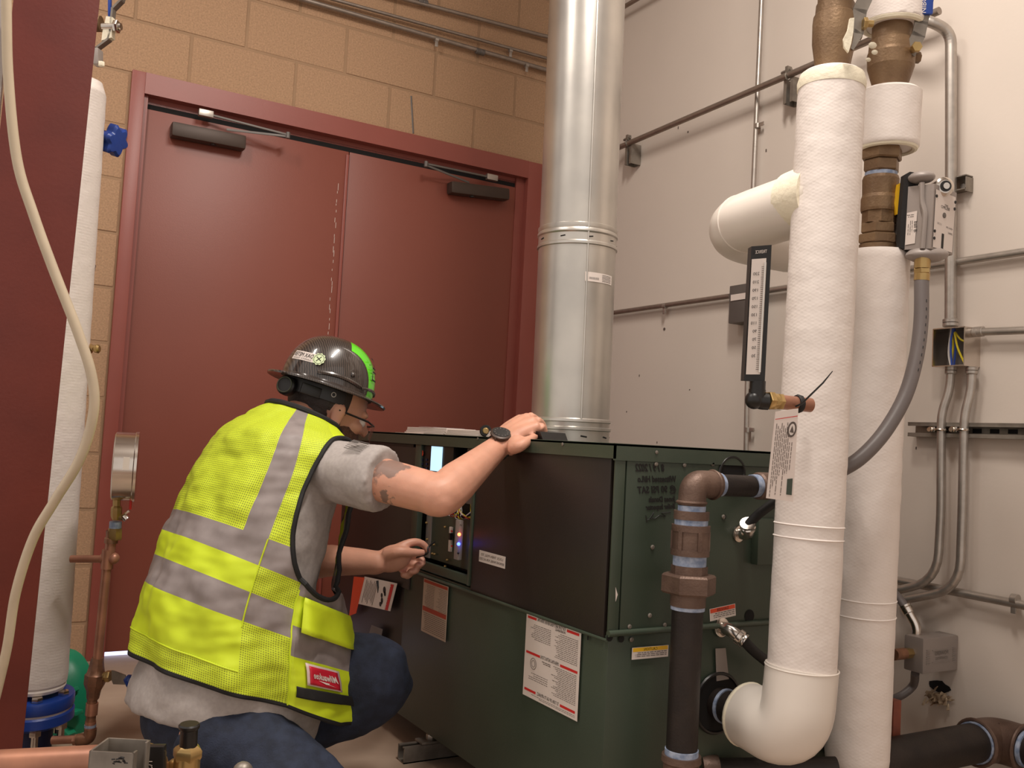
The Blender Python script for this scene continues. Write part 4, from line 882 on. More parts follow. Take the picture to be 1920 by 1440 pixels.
# ================================================================ LEFT SIDE
Dc = 2.0
col = thing('steel_column', 'dark red painted steel column at the left edge', 'column', (FD(20, 1500, Dc).x, FD(20, 1500, Dc).y, 0))
def cpt(x, y, d): return FD(x, y, d)
tr, br_ = cpt(187, 0, Dc), cpt(48, 1340, Dc); axc = (tr - br_).normalized(); hv = V((CR.x, CR.y, 0)).normalized(); hv = (hv - axc * hv.dot(axc)).normalized(); dv = ray(118, 700); dv.z = 0; dv.normalize(); hv = V((-dv.y, dv.x, 0)); hv = hv if hv.dot(CR) > 0 else -hv; hv = (hv - axc * hv.dot(axc)).normalized(); dv = axc.cross(hv).normalized(); dv = dv if dv.dot(CF) > 0 else -dv
wf = rp(140, Dc); zb_ = br_.z; base = br_ - axc * (br_.z / axc.z); L = 3.4
g = G(); c = base + axc * L / 2 - hv * wf / 2
g.box(c + dv * .006, (wf, .012, L), (hv, dv, axc), bev=.001); g.out('front_flange', m_column, col)
G().box(c + dv * .09, (.009, .16, L), (hv, dv, axc)).out('web', m_column, col, smooth=None); G().box(c + dv * .17, (wf, .012, L), (hv, dv, axc)).out('rear_flange', m_column, col, smooth=None)
g = G(); random.seed(8)
for i in range(30):
    x, y = random.gauss(95, 28), random.gauss(230, 22); ln = random.uniform(3, 22); an = random.uniform(-1.3, .1)
    x2, y2 = x + math.cos(an) * ln, y + math.sin(an) * ln
    if max(x, x2) > 150: continue
    g.tube([FD(x, y, Dc - .0005), FD(x2, y2, Dc - .0005)], .0005, 3)
for (x, y, x2, y2) in ((117, 247, 155, 208), (62, 55, 72, 47), (112, 90, 112, 92), (44, 252, 66, 256), (30, 1290, 36, 1345), (25, 660, 26, 668)): g.tube([FD(x, y, Dc - .0005), FD(x2, y2, Dc - .0005)], .0008, 4)
g.out('scratch', M('scratch', (170, 120, 88), .6), col, smooth=None, kind='stuff')
# grey panel at the far left behind the column
pn = thing('grey_panel', 'grey steel panel edge at the far left behind the red column', 'panel', FD(0, 450, 2.35))
c = FD(-60, 120, 2.35); G().box(V((c.x, c.y, 1.65)), (.16, .05, 1.3), (hv, dv, Z_), bev=.003).out('body', m_greybox, pn)
G().box(FD(28, 70, 2.33), (.018, .04, .14), (hv, dv, Z_), bev=.002).out('hinge', m_dkgrey, pn)
G().box(V((c.x, c.y, .5)), (.05, .04, 1.0), (hv, dv, Z_)).out('stand', m_dkgrey, pn)
# hanging cable
P = [(10, -700), (10, -350), (12, 0), (16, 150), (32, 300), (62, 400), (100, 505), (145, 620), (172, 705), (175, 775), (150, 860), (102, 940), (62, 1010), (30, 1110), (14, 1210), (-4, 1290), (-30, 1400), (-60, 1600)]
pts = spline([FD(x, y, 1.7 + .00010 * (y)) for x, y in P], 8); n = len(pts)
G().tube(pts, [rp(8.5, 1.75) + .001 * math.sin(PI * i / n) for i in range(n)], 14).out('cable', m_cable, label='thick beige cable hanging in a loop in front of the red column', cat='cable')
# left insulated pipe with flange
Dl = 2.35; lt, lb2 = FD(141, 150, Dl), FD(66, 1285, Dl); rl = rp(55, Dl); dl = (lt - lb2).normalized(); Ll = (lt - lb2).length
lp = thing('insulated_pipe', 'left white insulated pipe rising from a blue flange behind the red column', 'pipe', (lb2.x, lb2.y, 0))
wrap(lb2, dl, [(0, rl * .86), (.012, rl * .98), (.03, rl), (Ll - .03, rl), (Ll, rl * .86), (Ll + .006, rl * .5)], .0015, 'pipe_jacket', lp)
G().torus(lb2 + dl * .002, dl, rl * .82, .011, 40, 8).out('crumpled_jacket_end', m_jack, lp)
fo_ = lb2 - dl * .02; rf = rp(68, Dl)
G().lathe(fo_, -dl, [(0, rl * .7), (0, rf), (.004, rf + .002), (.026, rf + .002), (.03, rf)], 44).out('upper_flange', m_blue, lp)
G().lathe(fo_, -dl, [(.030, rf * .97), (.036, rf * .97)], 44).out('gasket', m_white, lp)
G().lathe(fo_, -dl, [(.036, rf), (.04, rf + .003), (.062, rf + .003), (.075, rf * .8)], 44).out('lower_flange', m_blue, lp)
G().lathe(fo_, -dl, [(.07, rf * .55), (.16, rf * .5), (.2, rf * .7), (.22, rf * .9), (fo_.z, rf * .9)], 32).out('valve_body', m_dkblue, lp)
for i in range(6):
    a = i * PI / 3 + .62; e = hv * math.cos(a) + dv * math.sin(a); q = fo_ + e * rf * .78
    g = G(); g.hexn(q - dl * .062, q - dl * .082, .015); g.cyl(q - dl * .08, q - dl * .12, .0085, seg=12); g.out('bolt', m_chrome, lp); G().hexn(q + dl * .002, q + dl * .014, .014).out('bolt_head', m_chrome, lp)
# green pump behind
q = FD(128, 1320, 2.62); pm = thing('pump_housing', 'bright green cast pump housing behind the left white pipe', 'pump', FD(125, 1390, 2.6))
r0 = rp(62, 2.62); cz = q.z - .02; axp = (hv * .35 + CF * .94).normalized(); axp.z = 0; axp.normalize(); e1, e2 = perp(axp)
c = FD(112, 1318, 2.6)
G().lathe(c - axp * .06, axp, [(0, .03), (.004, .075), (.03, .098), (.05, .104), (.085, .104), (.1, .07), (.13, .05)], 36, scale=(.95, 1.4)).out('volute', m_pump, pm)
g = G()
for i in range(5): a = -1.2 + i * .6; e = e1 * math.cos(a) + e2 * math.sin(a); g.box(c - axp * .05 + e * .065, (.09, .012, .03), (e, axp.cross(e), axp), bev=.003)
g.out('fin', m_pump, pm, kind='stuff')
G().box(FD(118, 1384, 2.55), (.14, .06, .02), (hv, dv, Z_), bev=.005).out('foot', m_pump, pm)
G().cyl(FD(112, 1200, 2.6), FD(108, 1260, 2.6), .022).out('neck', m_pump, pm)
q = FD(118, 1392, 2.55); G().box(V((q.x, q.y, q.z / 2 - .004)), (.05, .05, q.z - .01), bev=.002).out('pedestal', m_dkblue, pm)
# blue handwheel
Dk = 2.42; hc = FD(214, 263, Dk); ah = (CR * .93 - CU * .32 - CF * .25).normalized()
hw_ = thing('wheel_valve', 'small blue valve with lobed handwheel sticking out behind the left white pipe', 'valve', hc)
u, v = perp(ah); seg = 60; rows = []
for t, s in ((-.014, .82), (-.008, 1), (.010, 1), (.016, .82), (.017, .3)): rows.append([hc + ah * t + (u * math.cos(2 * PI * i / seg) + v * math.sin(2 * PI * i / seg)) * s * (.037 + .006 * math.cos(6 * 2 * PI * i / seg)) for i in range(seg)])
G().grid(rows).out('hand_wheel', m_blue, hw_); G().cyl(hc - ah * .15, hc - ah * .01, .018).out('hub', m_dkblue, hw_); G().lathe(hc - ah * .10, ah, [(0, .03), (.02, .03)], 20).out('bonnet', m_dkblue, hw_)
# brass hose bib and dark fitting behind the pipe
q = FD(166, 648, 2.38); t = thing('brass_tap', 'tiny brass tap poking out behind the left white pipe', 'tap', q); g = G(); a = q - CR * .06; b = FD(178, 654, 2.36); g.hexn(a, q, .012); g.hexn(q - CU * .012, FD(170, 662, 2.38), .008); g.out('body', m_brass, t); g = G(); g.cyl(q, b, .007); g.lathe(b, CR, [(0, .01), (.008, .012), (.012, .008)], 14); g.out('nozzle', m_brass, t)
q = FD(166, 492, 2.38); t = thing('pipe_union', 'dark metal union half hidden behind the left white pipe', 'pipe fitting', q); g = G(); a = (CR * .5 - CU * .85).normalized(); g.lathe(q - a * .03 - CR * .012, a, [(0, .014), (.01, .02), (.03, .022), (.05, .022), (.06, .014)], 20); g.out('body', m_rusty, t)
g = G(); g.torus(q - CR * .012, a, .021, .004, 20, 6); g.out('ring', m_strut, t)
# bracket and rod at top of the left pipe
t = thing('pipe_hanger', 'cream painted hanger bracket with bolt above the left white pipe', 'pipe hanger', FD(190, 120, Dl)); g = G()
g.prism([FD(x, y, Dl - .01) for x, y in ((199, 30), (211, 32), (209, 70), (190, 76), (192, 60))], CF * .02); g.out('plate', m_mastic, t, smooth=None)
P = [FD(x, y, Dl) for x, y in ((240, -30), (229, 2), (213, 18), (209, 60), (205, 75), (182, 92), (178, 110))]; g = G()
for i in range(len(P) - 1): a, b = P[i], P[i + 1]; tt_ = b - a; g.box((a + b) / 2, (tt_.length + .004, .005, .02), (tt_.normalized(), tt_.normalized().cross(CF).normalized(), CF))
g.out('strap', m_strut, t); g = G(); q = FD(214, 50, Dl - .005); g.hexn(q, q + CR * .012, .016); g.cyl(q - CR * .03, q + CR * .018, .009); g.out('bolt', m_chrome, t)
G().box(FD(206, 12, Dl + .01), (.008, .008, .07), (CR, CF, CU), bev=.002).out('blue_sleeve', m_blue, t); G().box(FD(183, 108, Dl - .01), (.016, .03, .04), (CR, CF, CU), bev=.002).out('clamp', m_greybox, t); G().hexn(FD(190, 116, Dl - .02), FD(190, 124, Dl - .02), .008).out('nut', m_mastic, t)
G().cyl(FD(190, 45, Dl + .03), FD(160, 44, Dl + .03), .02).out('stub', m_bron, t); G().cyl(FD(150, 150, Dl), FD(158, -100, Dl), .02).out('riser', m_bron, t)
# ---- copper riser with pressure gauge
Dg2 = 2.25
def gd(x, y, o=0): return FD(x, y, Dg2 + o)
gc = gd(222, 874); ga = (CR * .91 - CF * -.30 + CU * .02).normalized(); ga = (CR * .93 + CF * .36).normalized(); ga.z = 0; ga.normalize()
pg = thing('pressure_gauge', 'round stainless pressure gauge seen from behind on the copper riser', 'gauge', gd(215, 940)); rg = rp(64, Dg2)
G().lathe(gc - ga * .012, ga, [(0, rg * .3), (0, rg * .93), (.003, rg), (.046, rg), (.048, rg * 1.03), (.054, rg * 1.03), (.056, rg * .9)], 56).out('case', m_chrome, pg)
g = G(); e = V((CAM.x - gc.x, CAM.y - gc.y, 0)).normalized(); e = (e - ga * e.dot(ga)).normalized(); rows = []
for j in range(2): rows.append([gc + ga * (.012 + .014 * i2_ / 3) + (e * math.cos(.05 + j * .01) + Z_ * 0) * rg * 1.004 + Z_ * (-.004 + .03 * j) for i2_ in range(4)])
g.grid(rows, False); g.out('case_label', m_white, pg, smooth=None)
G().box(gc - ga * .013 - Z_ * .03 - e * .02, (.001, .003, .04), (ga, ga.cross(Z_), Z_)).out('vent_plug', m_white, pg, smooth=None)
k2 = Dg2 / FPX
ca = thing('copper_riser', 'copper riser pipe with side branch and small ball valve below the gauge', 'pipe', gd(170, 1390))
G().lathe(gd(218, 975), gd(219, 936) - gd(218, 975), [(0, 7 * k2), (.01, 10 * k2), (.03, 10 * k2), (.035, 7 * k2), (.0505, 7 * k2)], 8).out('gauge_stem', m_brass, ca)
G().cyl(gd(216, 990), gd(217, 978), 11 * k2).out('thread_tape', m_tape, ca)
g = G(); g.hexn(gd(215, 1012), gd(216, 990), 13 * k2); g.cyl(gd(214, 968), gd(230, 970), 6 * k2); g.out('needle_valve', m_brass, ca); g = G(); g.tube([gd(228, 970), gd(236, 962), gd(243, 958)], .003, 6); g.cyl(gd(232, 968), gd(238, 974), .008); g.out('valve_key', m_chrome, ca)
G().tube([gd(246, 928), gd(244, 955)], .003, 8).out('red_seal', m_red, ca)
G().lathe(gd(208, 1018), gd(210, 994) - gd(208, 1018), [(0, 12 * k2), (.012, 12 * k2), (.014, 10 * k2), (.03, 10.5 * k2)], 20).out('adapter', m_copd, ca)
G().cyl(gd(204, 1050), gd(208, 1016), 9.5 * k2).out('upper_copper', m_copper, ca)
g = G(); g.cyl(gd(133, 1048), gd(203, 1048), 7 * k2); g.out('branch_copper', m_copper, ca); g = G(); g.cyl(gd(190, 1048), gd(212, 1047), 9.5 * k2); g.sph(gd(213, 1047), 11 * k2); g.cyl(gd(203, 1030), gd(200, 1066), 11 * k2); g.out('tee', m_copper, ca)
G().cyl(gd(183, 1235), gd(201, 1055), 8.5 * k2).out('riser_copper', m_copper, ca)
G().lathe(gd(174, 1310), gd(183, 1232) - gd(174, 1310), [(0, 11 * k2), (.02, 13 * k2), (.034, 18 * k2), (.038, 19 * k2), (.06, 19 * k2), (.064, 16 * k2), (.075, 14 * k2), (.09, 12 * k2), (.1, 11 * k2)], 8).out('ball_valve_body', m_copd, ca)
g = G(); g.cyl(gd(182, 1268), gd(206, 1268), 8 * k2); g.hexn(gd(198, 1268), gd(207, 1268), 11 * k2); g.out('valve_stem', m_brass, ca)
P = [gd(207, 1262), gd(225, 1268), gd(234, 1270)]; g = G(); g.prism([gd(x, y) for x, y in ((209, 1257), (214, 1258), (235, 1266), (236, 1284), (212, 1283), (209, 1275))], CF * .003); lv = g.out('lever', m_strut, ca, smooth=None)
g = G(); g.tube(spline([gd(236, 1270, -.002), gd(243, 1276, -.002), gd(247, 1288, -.002), (gd(246, 1298, -.002))], 5), [.008, .010, .011, .012, .012, .012, .012, .012, .012, .011, .011, .010, .009, .008, .007, .005][:16], 10); g.out('lever_grip', m_blue, lv)
g = G(); g.cyl(gd(168, 1375), gd(174, 1300), 9 * k2); g.out('lower_copper', m_copd, ca); g = G(); g.cyl(gd(171, 1340), gd(173, 1318), 11 * k2); g.cyl(gd(168, 1372), gd(170, 1352), 9.8 * k2); g.out('coupling', m_copper, ca); G().cyl(gd(169, 1363), gd(169.4, 1358), 10.5 * k2).out('thread_tape', m_tape, ca)
g = G(); g.tube(fillet([gd(170, 1366), gd(168, 1386), gd(145, 1387)], .02), 11 * k2, 16); g.out('elbow', m_copd, ca); g = G(); g.cyl(gd(98, 1388), gd(150, 1386), 7.5 * k2); g.hexn(gd(138, 1387), gd(146, 1387), 10 * k2); g.out('lower_branch', m_copper, ca)
# ================================================================ FOREGROUND
Df = 1.25
cp_ = thing('copper_main', 'thick copper pipe crossing the bottom left corner', 'pipe', FD(70, 1440, Df))
a, b = FD(-60, 1441, Df), FD(275, 1424, Df + .02); rr = rp(31, Df)
G().cyl(a, b, rr, seg=32).out('pipe', m_copper, cp_); g = G(); q = FD(282, 1424, Df + .03); g.tube(fillet([b - (b - a).normalized() * .03, q, q - Z_ * .09 + CF * .03], .03), rr * 1.06, 28); g.out('elbow', M('tarnished_copper', (168, 130, 92), .4, .7, rgb2=(150, 96, 70), vscale=12), cp_)
g = G(); bx_ = FD(282, 1425, Df - .01); g.box(bx_, (.04, .012, .04), (CR, CF, CU), bev=.002); bk = g.out('black_band', m_blk, cp_)
g = G(); g.text('1/2 SB', .011, FD(275, 1424, Df - .0175), -CU, CR); g.out('lettering', m_white, bk, smooth=None)
# strut channel end (open U, seen from above)
Ds = 1.12
ch = thing('strut_channel', 'upright U shaped galvanised strut channel in the foreground at the bottom left', 'strut channel', (FD(200, 1440, Ds).x, FD(200, 1440, Ds).y, 0))
P = [FD(x, y, d) for x, y, d in ((167, 1408, Ds), (252, 1402, Ds), (240, 1378, Ds + .055), (150, 1386, Ds + .055))]
e_w = (P[1] - P[0]); e_w.z = 0; wch = e_w.length; e_w.normalize(); e_d = Z_.cross(e_w); zt_ = P[0].z; org = V((P[0].x, P[0].y, 0)); th_ = .003; dep = .052
g = G()
def wall(x0, x1, y0, y1, z1=zt_): g.box(org + e_w * ((x0 + x1) / 2) + e_d * ((y0 + y1) / 2) + Z_ * (z1 / 2), (abs(x1 - x0), abs(y1 - y0), z1), (e_w, e_d, Z_), bev=.0008)
wall(0, wch, 0, th_); wall(0, th_, 0, dep); wall(0, wch, dep - th_, dep, zt_ ); g.out('channel', m_strut, ch)
g = G(); wall(wch - th_, wch, 0, .012); g.out('front_lip', m_strut, ch); g = G(); wall(wch - th_, wch, dep - .012, dep); g.out('rear_lip', m_strut, ch)
g = G(); random.seed(4)
for i in range(14): x = random.uniform(208, 236); y = random.gauss(1426, 4); g.tube([FD(x, y, Ds - .001), FD(x + random.uniform(3, 9), y + random.uniform(-2, 2), Ds - .001)], .0008, 4)
g.out('black_scuff', m_ink, ch, smooth=None, kind='stuff')
# brass air valve with black cap
Dv = 1.3; av = thing('brass_valve', 'brass air valve with a black cap in the foreground', 'valve', FD(350, 1440, Dv)); kv = Dv / FPX
def vd(x, y): return FD(x, y, Dv)
G().lathe(vd(353, 1402), vd(355, 1358) - vd(353, 1402), [(0, 16 * kv), (.026, 16 * kv), (.028, 19 * kv), (.032, 19.5 * kv), (.034, 17 * kv)], 28).out('black_cap', m_blk, av)
a = vd(351, 1422); G().lathe(a, vd(353, 1398) - a, [(0, 25 * kv), (.003, 27 * kv), (.012, 27 * kv), (.015, 24 * kv), (.0185, 17 * kv)], 6).out('hex_top', m_brass, av)
G().cyl(V((a.x, a.y, .003)), a + Z_ * .002, 24 * kv).out('body', m_brass, av); g = G(); g.tube(fillet([vd(345, 1436), vd(325, 1430), vd(318, 1450)], .012), 11 * kv, 14); g.out('side_port', m_brass, av)
q = FD(455, 1446, 1.3); t = thing('air_valve', 'rounded grey metal valve top just showing at the bottom edge', 'valve', q); G().ell(q, (CR, CF, CU), (.014, .014, .013), 16, 10).out('knob_top', m_strut, t); G().cyl(V((q.x, q.y, .003)), q, .009).out('stem', m_brass, t)
# ================================================================ PERSON
pr = thing('person', 'man in yellow safety vest, grey t-shirt and hard hat squatting at the boiler controls', 'person', (.6, 2.15, 0))
th0 = math.radians(8); PF = V((math.cos(th0), math.sin(th0), 0)); PL = V((math.sin(th0), -math.cos(th0), 0))   # forward, toward-camera side
m_skin = M('skin', (204, 150, 126), .5, var=.06, vscale=25, bump=.08, bscale=150)
nt = m_skin.node_tree; bs_ = nt.nodes['Principled BSDF']; bs_.inputs['Subsurface Weight'].default_value = .15; bs_.inputs['Subsurface Scale'].default_value = .01
m_skin.node_tree.nodes['Principled BSDF'].inputs['Subsurface Radius'].default_value = (1, .35, .2)
# tattoo: ink pattern printed in the skin of the upper arm
def tattoo(center, rad, scale, thr):
    N, L = nt.nodes, nt.links
    tc = N.new('ShaderNodeTexCoord'); vm = N.new('ShaderNodeVectorMath'); vm.operation = 'DISTANCE'; vm.inputs[1].default_value = center; L.new(tc.outputs['Object'], vm.inputs[0])
    nz = N.new('ShaderNodeTexNoise'); nz.inputs['Scale'].default_value = scale; nz.inputs['Detail'].default_value = 3; L.new(tc.outputs['Object'], nz.inputs['Vector'])
    m1 = N.new('ShaderNodeMath'); m1.operation = 'MULTIPLY_ADD'; m1.inputs[1].default_value = -1 / rad; m1.inputs[2].default_value = 1.0; L.new(vm.outputs['Value'], m1.inputs[0])
    m2 = N.new('ShaderNodeMath'); m2.operation = 'MULTIPLY_ADD'; m2.inputs[1].default_value = 1.6; L.new(nz.outputs['Fac'], m2.inputs[0]); L.new(m1.outputs[0], m2.inputs[2])
    m3 = N.new('ShaderNodeMapRange'); m3.inputs['From Min'].default_value = thr; m3.inputs['From Max'].default_value = thr + .12; m3.inputs['To Max'].default_value = .72; L.new(m2.outputs[0], m3.inputs['Value'])
    mx = N.new('ShaderNodeMix'); mx.data_type = 'RGBA'; src = bs_.inputs['Base Color'].links[0].from_socket; L.new(src, mx.inputs[6]); mx.inputs[7].default_value = (.10, .09, .085, 1); L.new(m3.outputs[0], mx.inputs[0]); L.new(mx.outputs[2], bs_.inputs['Base Color'])
m_shirt = M('grey_jersey', (166, 158, 154), .9, var=.06, vscale=120, bump=.25, bscale=40)
m_jeans = M('dark_denim', (40, 48, 68), .85, rgb2=(30, 36, 52), vscale=40, bump=.3, bscale=300)
m_hair = M('dark_hair', (40, 28, 22), .6, var=.2, vscale=60, bump=.4, bscale=200)
m_boot = M('work_boot', (70, 50, 36), .6)
m_lime_s = M('lime_solid_cloth', (204, 224, 34), .6, var=.05, vscale=14, bump=.12, bscale=40)
m_tapeg = M('reflective_tape', (150, 140, 138), .45, rgb2=(132, 122, 120), vscale=18, bump=.12, bscale=30)
m_trim = M('black_binding', (24, 23, 24), .75, var=.1, vscale=80)
def dotted(name, rgb, holes):
    m = M(name, rgb, .65, var=.04, vscale=12); N, L = m.node_tree.nodes, m.node_tree.links; b = N['Principled BSDF']
    uv = N.new('ShaderNodeTexCoord'); vo = N.new('ShaderNodeTexVoronoi'); vo.inputs['Scale'].default_value = 190; vo.inputs['Randomness'].default_value = .12; L.new(uv.outputs['UV'], vo.inputs['Vector'])
    mr = N.new('ShaderNodeMapRange'); mr.inputs['From Min'].default_value = .16; mr.inputs['From Max'].default_value = .38; L.new(vo.outputs['Distance'], mr.inputs['Value'])
    mx = N.new('ShaderNodeMix'); mx.data_type = 'RGBA'; src = b.inputs['Base Color'].links[0].from_socket; mx.inputs[6].default_value = (*[srgb(v) for v in holes], 1); L.new(src, mx.inputs[7]); L.new(mr.outputs[0], mx.inputs[0]); L.new(mx.outputs[2], b.inputs['Base Color']); return m
m_lime_m = dotted('lime_mesh_cloth', (204, 222, 44), (120, 132, 34))
# --- torso rings
RG = [(.712, 2.225, .900, .078, .086, 22), (.695, 2.225, .876, .105, .135, 14), (.672, 2.222, .846, .135, .205, 6), (.653, 2.22, .765, .155, .228, 10), (.626, 2.215, .675, .168, .234, 16), (.600, 2.21, .580, .178, .234, 22), (.584, 2.205, .505, .190, .233, 23), (.572, 2.20, .430, .200, .232, 21), (.572, 2.195, .355, .208, .230, 19), (.575, 2.19, .285, .214, .228, 17), (.562, 2.19, .225, .222, .224, 14), (.550, 2.19, .165, .215, .215, 12)]
def ring(s):
    s = max(0, min(len(RG) - 1.001, s)); i = int(s); t = s - i; P = [RG[max(0, min(len(RG) - 1, i + k))] for k in (-1, 0, 1, 2)]
    return [.5 * (2 * b + (c - a) * t + (2 * a - 5 * b + 4 * c - d) * t * t + (3 * b - a - 3 * c + d) * t ** 3) for a, b, c, d in zip(*P)]
def spt(ph, s, off=0, ex=.96):
    x, y, z, a, b, tau = ring(s); tau = math.radians(tau); F_ = PF * math.cos(tau) - Z_ * math.sin(tau)
    c, n = math.cos(ph), math.sin(ph); c2 = math.copysign(abs(c) ** ex, c); n2 = math.copysign(abs(n) ** ex, n)
    return V((x, y, z)) + F_ * (c2 * (a + off)) + PL * (n2 * (b + off))
def rad(d): return math.radians(d)
# --- arm / hand key points
Sn, En, Wn = V((.722, 2.035, .79)), V((.885, 1.79, .745)), V((1.092, 1.905, .860))
Sf, Ef, Wf = V((.65, 2.42, .78)), V((.80, 2.42, .525)), FD(700, 1054, 2.415)
def limb(g, pts, rads, seg=18):
    n = 5; out = spline(pts, n); rr = []
    for i in range(len(pts) - 1):
        for j in range(n): rr.append(rads[i] * (1 - j / n) + rads[i + 1] * j / n)
    rr.append(rads[-1]); g.tube(out, rr, seg)
# --- head frame
hyaw, hpit = rad(-4), rad(15)
hf = V((math.cos(hyaw) * math.cos(hpit), math.sin(hyaw) * math.cos(hpit), -math.sin(hpit))); hl = V((math.sin(hyaw), -math.cos(hyaw), 0)); hu = hl.cross(hf).normalized(); hu = hu if hu.z > 0 else -hu
HB = FD(613, 726, 2.33)           # centre of the hat brim plane
def hp_(x, y, z): return HB + hf * x + hl * y + hu * z     # x forward, y toward camera, z up
def hd_(x, y, z): return hp_(x + .020, y, z - .010)
g = G()
hc_ = hd_(-.004, 0, -.015); HX = (hf, hl, hu)
g.ell(hc_, HX, (.098, .077, .108), 28, 18)                                 # skull
g.ell(hd_(.03, 0, -.082), HX, (.064, .057, .060), 24, 14)                  # jaw and cheeks
g.ell(hd_(.066, 0, -.128), HX, (.026, .03, .022), 16, 10)                  # chin
g.ell(hd_(.088, 0, -.03), HX, (.014, .045, .012), 16, 8)                   # brow
g.tube([hd_(.092, 0, -.035), hd_(.108, 0, -.07), hd_(.104, 0, -.078)], [.008, .013, .010], 12)   # nose
g.ell(hd_(.092, 0, -.100), HX, (.010, .024, .007), 14, 8)                  # lips
for sy in (1, -1):
    g.ell(hd_(.068, sy * .036, -.066), HX, (.024, .020, .018), 14, 8)       # cheek bones
    g.ell(hd_(.006, sy * .080, -.058), (hf * .94 - hu * .2, hl, hu), (.017, .008, .033), 16, 10); g.ell(hd_(.014, sy * .083, -.045), HX, (.012, .006, .018), 12, 8); g.ell(hd_(.012, sy * .080, -.084), HX, (.009, .006, .012), 12, 8)
nb = V((.70, 2.225, .87)); g.tube([nb - Z_ * .06, nb + V((.005, 0, .02)), hp_(-.012, 0, -.080), hp_(.0, 0, -.03)], [.085, .066, .062, .06], 22)   # neck
# torso under the clothes, pelvis, legs
rows = [[spt(2 * PI * k / 40, s, -.045) for k in range(40)] for s in [i * .5 for i in range(1, 20)]]; g.grid(rows)
limb(g, [Sn - PL * .04 + V((-.03, 0, .01)), Sn, Sn * .5 + En * .5, Sn * .12 + En * .88, En, En * .75 + Wn * .25, En * .35 + Wn * .65, Wn], [.055, .057, .049, .046, .046, .046, .035, .027])
g.ell(En + V((-.004, -.012, -.010)), (X_, Y_, Z_), (.036, .034, .034), 16, 10)
limb(g, [Sf, Sf * .5 + Ef * .5, Ef, Ef * .6 + Wf * .4, Wf, Wf + CR * .02], [.055, .05, .044, .042, .031, .028])
def finger(g, pts, r): limb(g, pts, r, 10)
# near hand: fist over the black tool; wrist -> knuckles, fingers folded down
Wd = (Wn - En).normalized()
K = [FD(979, 784, 2.275), FD(993, 781, 2.245), FD(1005, 788, 2.215), FD(1012, 799, 2.185)]
pc = (K[1] + K[2]) / 2
for k_ in K: limb(g, [Wn + (k_ - pc) * .5, (Wn + k_) / 2 + (k_ - pc) * .15 + Z_ * .004, k_], [.026, .022, .0135], 12)
g.ell((Wn + pc) / 2 + Z_ * -.002, ((pc - Wn).normalized(), Y_, Z_), (.045, .036, .026), 16, 10)
g.ell(FD(970, 832, 2.135), (CR, CF, CU), (.024, .024, .021), 16, 10)
for i, P_ in enumerate((((994, 790, 2.30), (1003, 806, 2.30), (996, 816, 2.28)), ((1006, 789, 2.27), (1013, 806, 2.27), (1005, 818, 2.25)), ((1016, 797, 2.235), (1018, 813, 2.23), (1006, 822, 2.215)), ((1019, 808, 2.20), (1015, 820, 2.19), (1000, 826, 2.18)))):
    finger(g, [K[i]] + [FD(*q_) for q_ in P_], [.0125, .0112, .010, .0088])
finger(g, [FD(960, 840, 2.13), FD(976, 836, 2.11), FD(991, 826, 2.13), FD(1004, 818, 2.16)], [.017, .014, .0115, .009])
# far hand: pinching the thin cable
tip = FD(798, 1034, 2.46)
def h2(x, y, d): return FD(x, y, d)
Q0 = h2(700, 1052, 2.41)
g.ell(h2(700, 1055, 2.415), (CR, CF, CU), (.045, .026, .032), 18, 12)
g.ell(h2(737, 1047, 2.425), ((CR * .95 + CU * .3).normalized(), CF, (CU * .95 - CR * .3).normalized()), (.052, .024, .036), 20, 12)
KF = [h2(757, 1022, 2.435), h2(764, 1036, 2.45), h2(760, 1050, 2.455), h2(752, 1061, 2.455)]
for k_ in KF: limb(g, [h2(722, 1047, 2.42), (h2(722, 1047, 2.42) + k_) / 2, k_], [.022, .018, .0125], 12)
finger(g, [KF[0], h2(779, 1016, 2.45), h2(796, 1023, 2.465), h2(803, 1036, 2.465)], [.0125, .0110, .0100, .0085])
finger(g, [KF[1], h2(785, 1043, 2.47), h2(792, 1055, 2.46), h2(780, 1061, 2.44)], [.012, .0108, .0098, .0085])
finger(g, [KF[2], h2(778, 1060, 2.465), h2(780, 1070, 2.45), h2(766, 1072, 2.43)], [.012, .0105, .0095, .0085])
finger(g, [KF[3], h2(768, 1074, 2.46), h2(764, 1080, 2.445), h2(752, 1077, 2.43)], [.0115, .0100, .0090, .008])
finger(g, [h2(722, 1040, 2.405), h2(748, 1034, 2.395), h2(773, 1036, 2.41), h2(794, 1036, 2.44)], [.018, .015, .012, .0092])
# legs
Hn, Kn, An = V((.50, 2.09, .235)), V((.70, 1.88, .085)), V((.36, 1.93, .075))
Hf_, Kf, Af = V((.52, 2.26, .25)), V((.900, 2.09, .295)), V((.64, 2.20, .10))
limb(g, [Hn, Hn * .5 + Kn * .5, Kn, Kn * .5 + An * .5, An], [.10, .075, .055, .05, .035]); limb(g, [Hf_, Hf_ * .5 + Kf * .5, Kf, Kf * .5 + Af * .5, Af], [.10, .075, .055, .052, .036])
body = g.out('body', m_skin, pr); remesh(body, .0042, 5, .5)
b0 = ORG[pr]
tc_ = Sn * .47 + En * .53
tattoo(tuple(tc_ + V((-.005, -.03, .03)) - b0), .055, 34, 1.12); tattoo(tuple(tc_ + V((-.01, -.035, -.03)) - b0), .045, 60, 1.32)
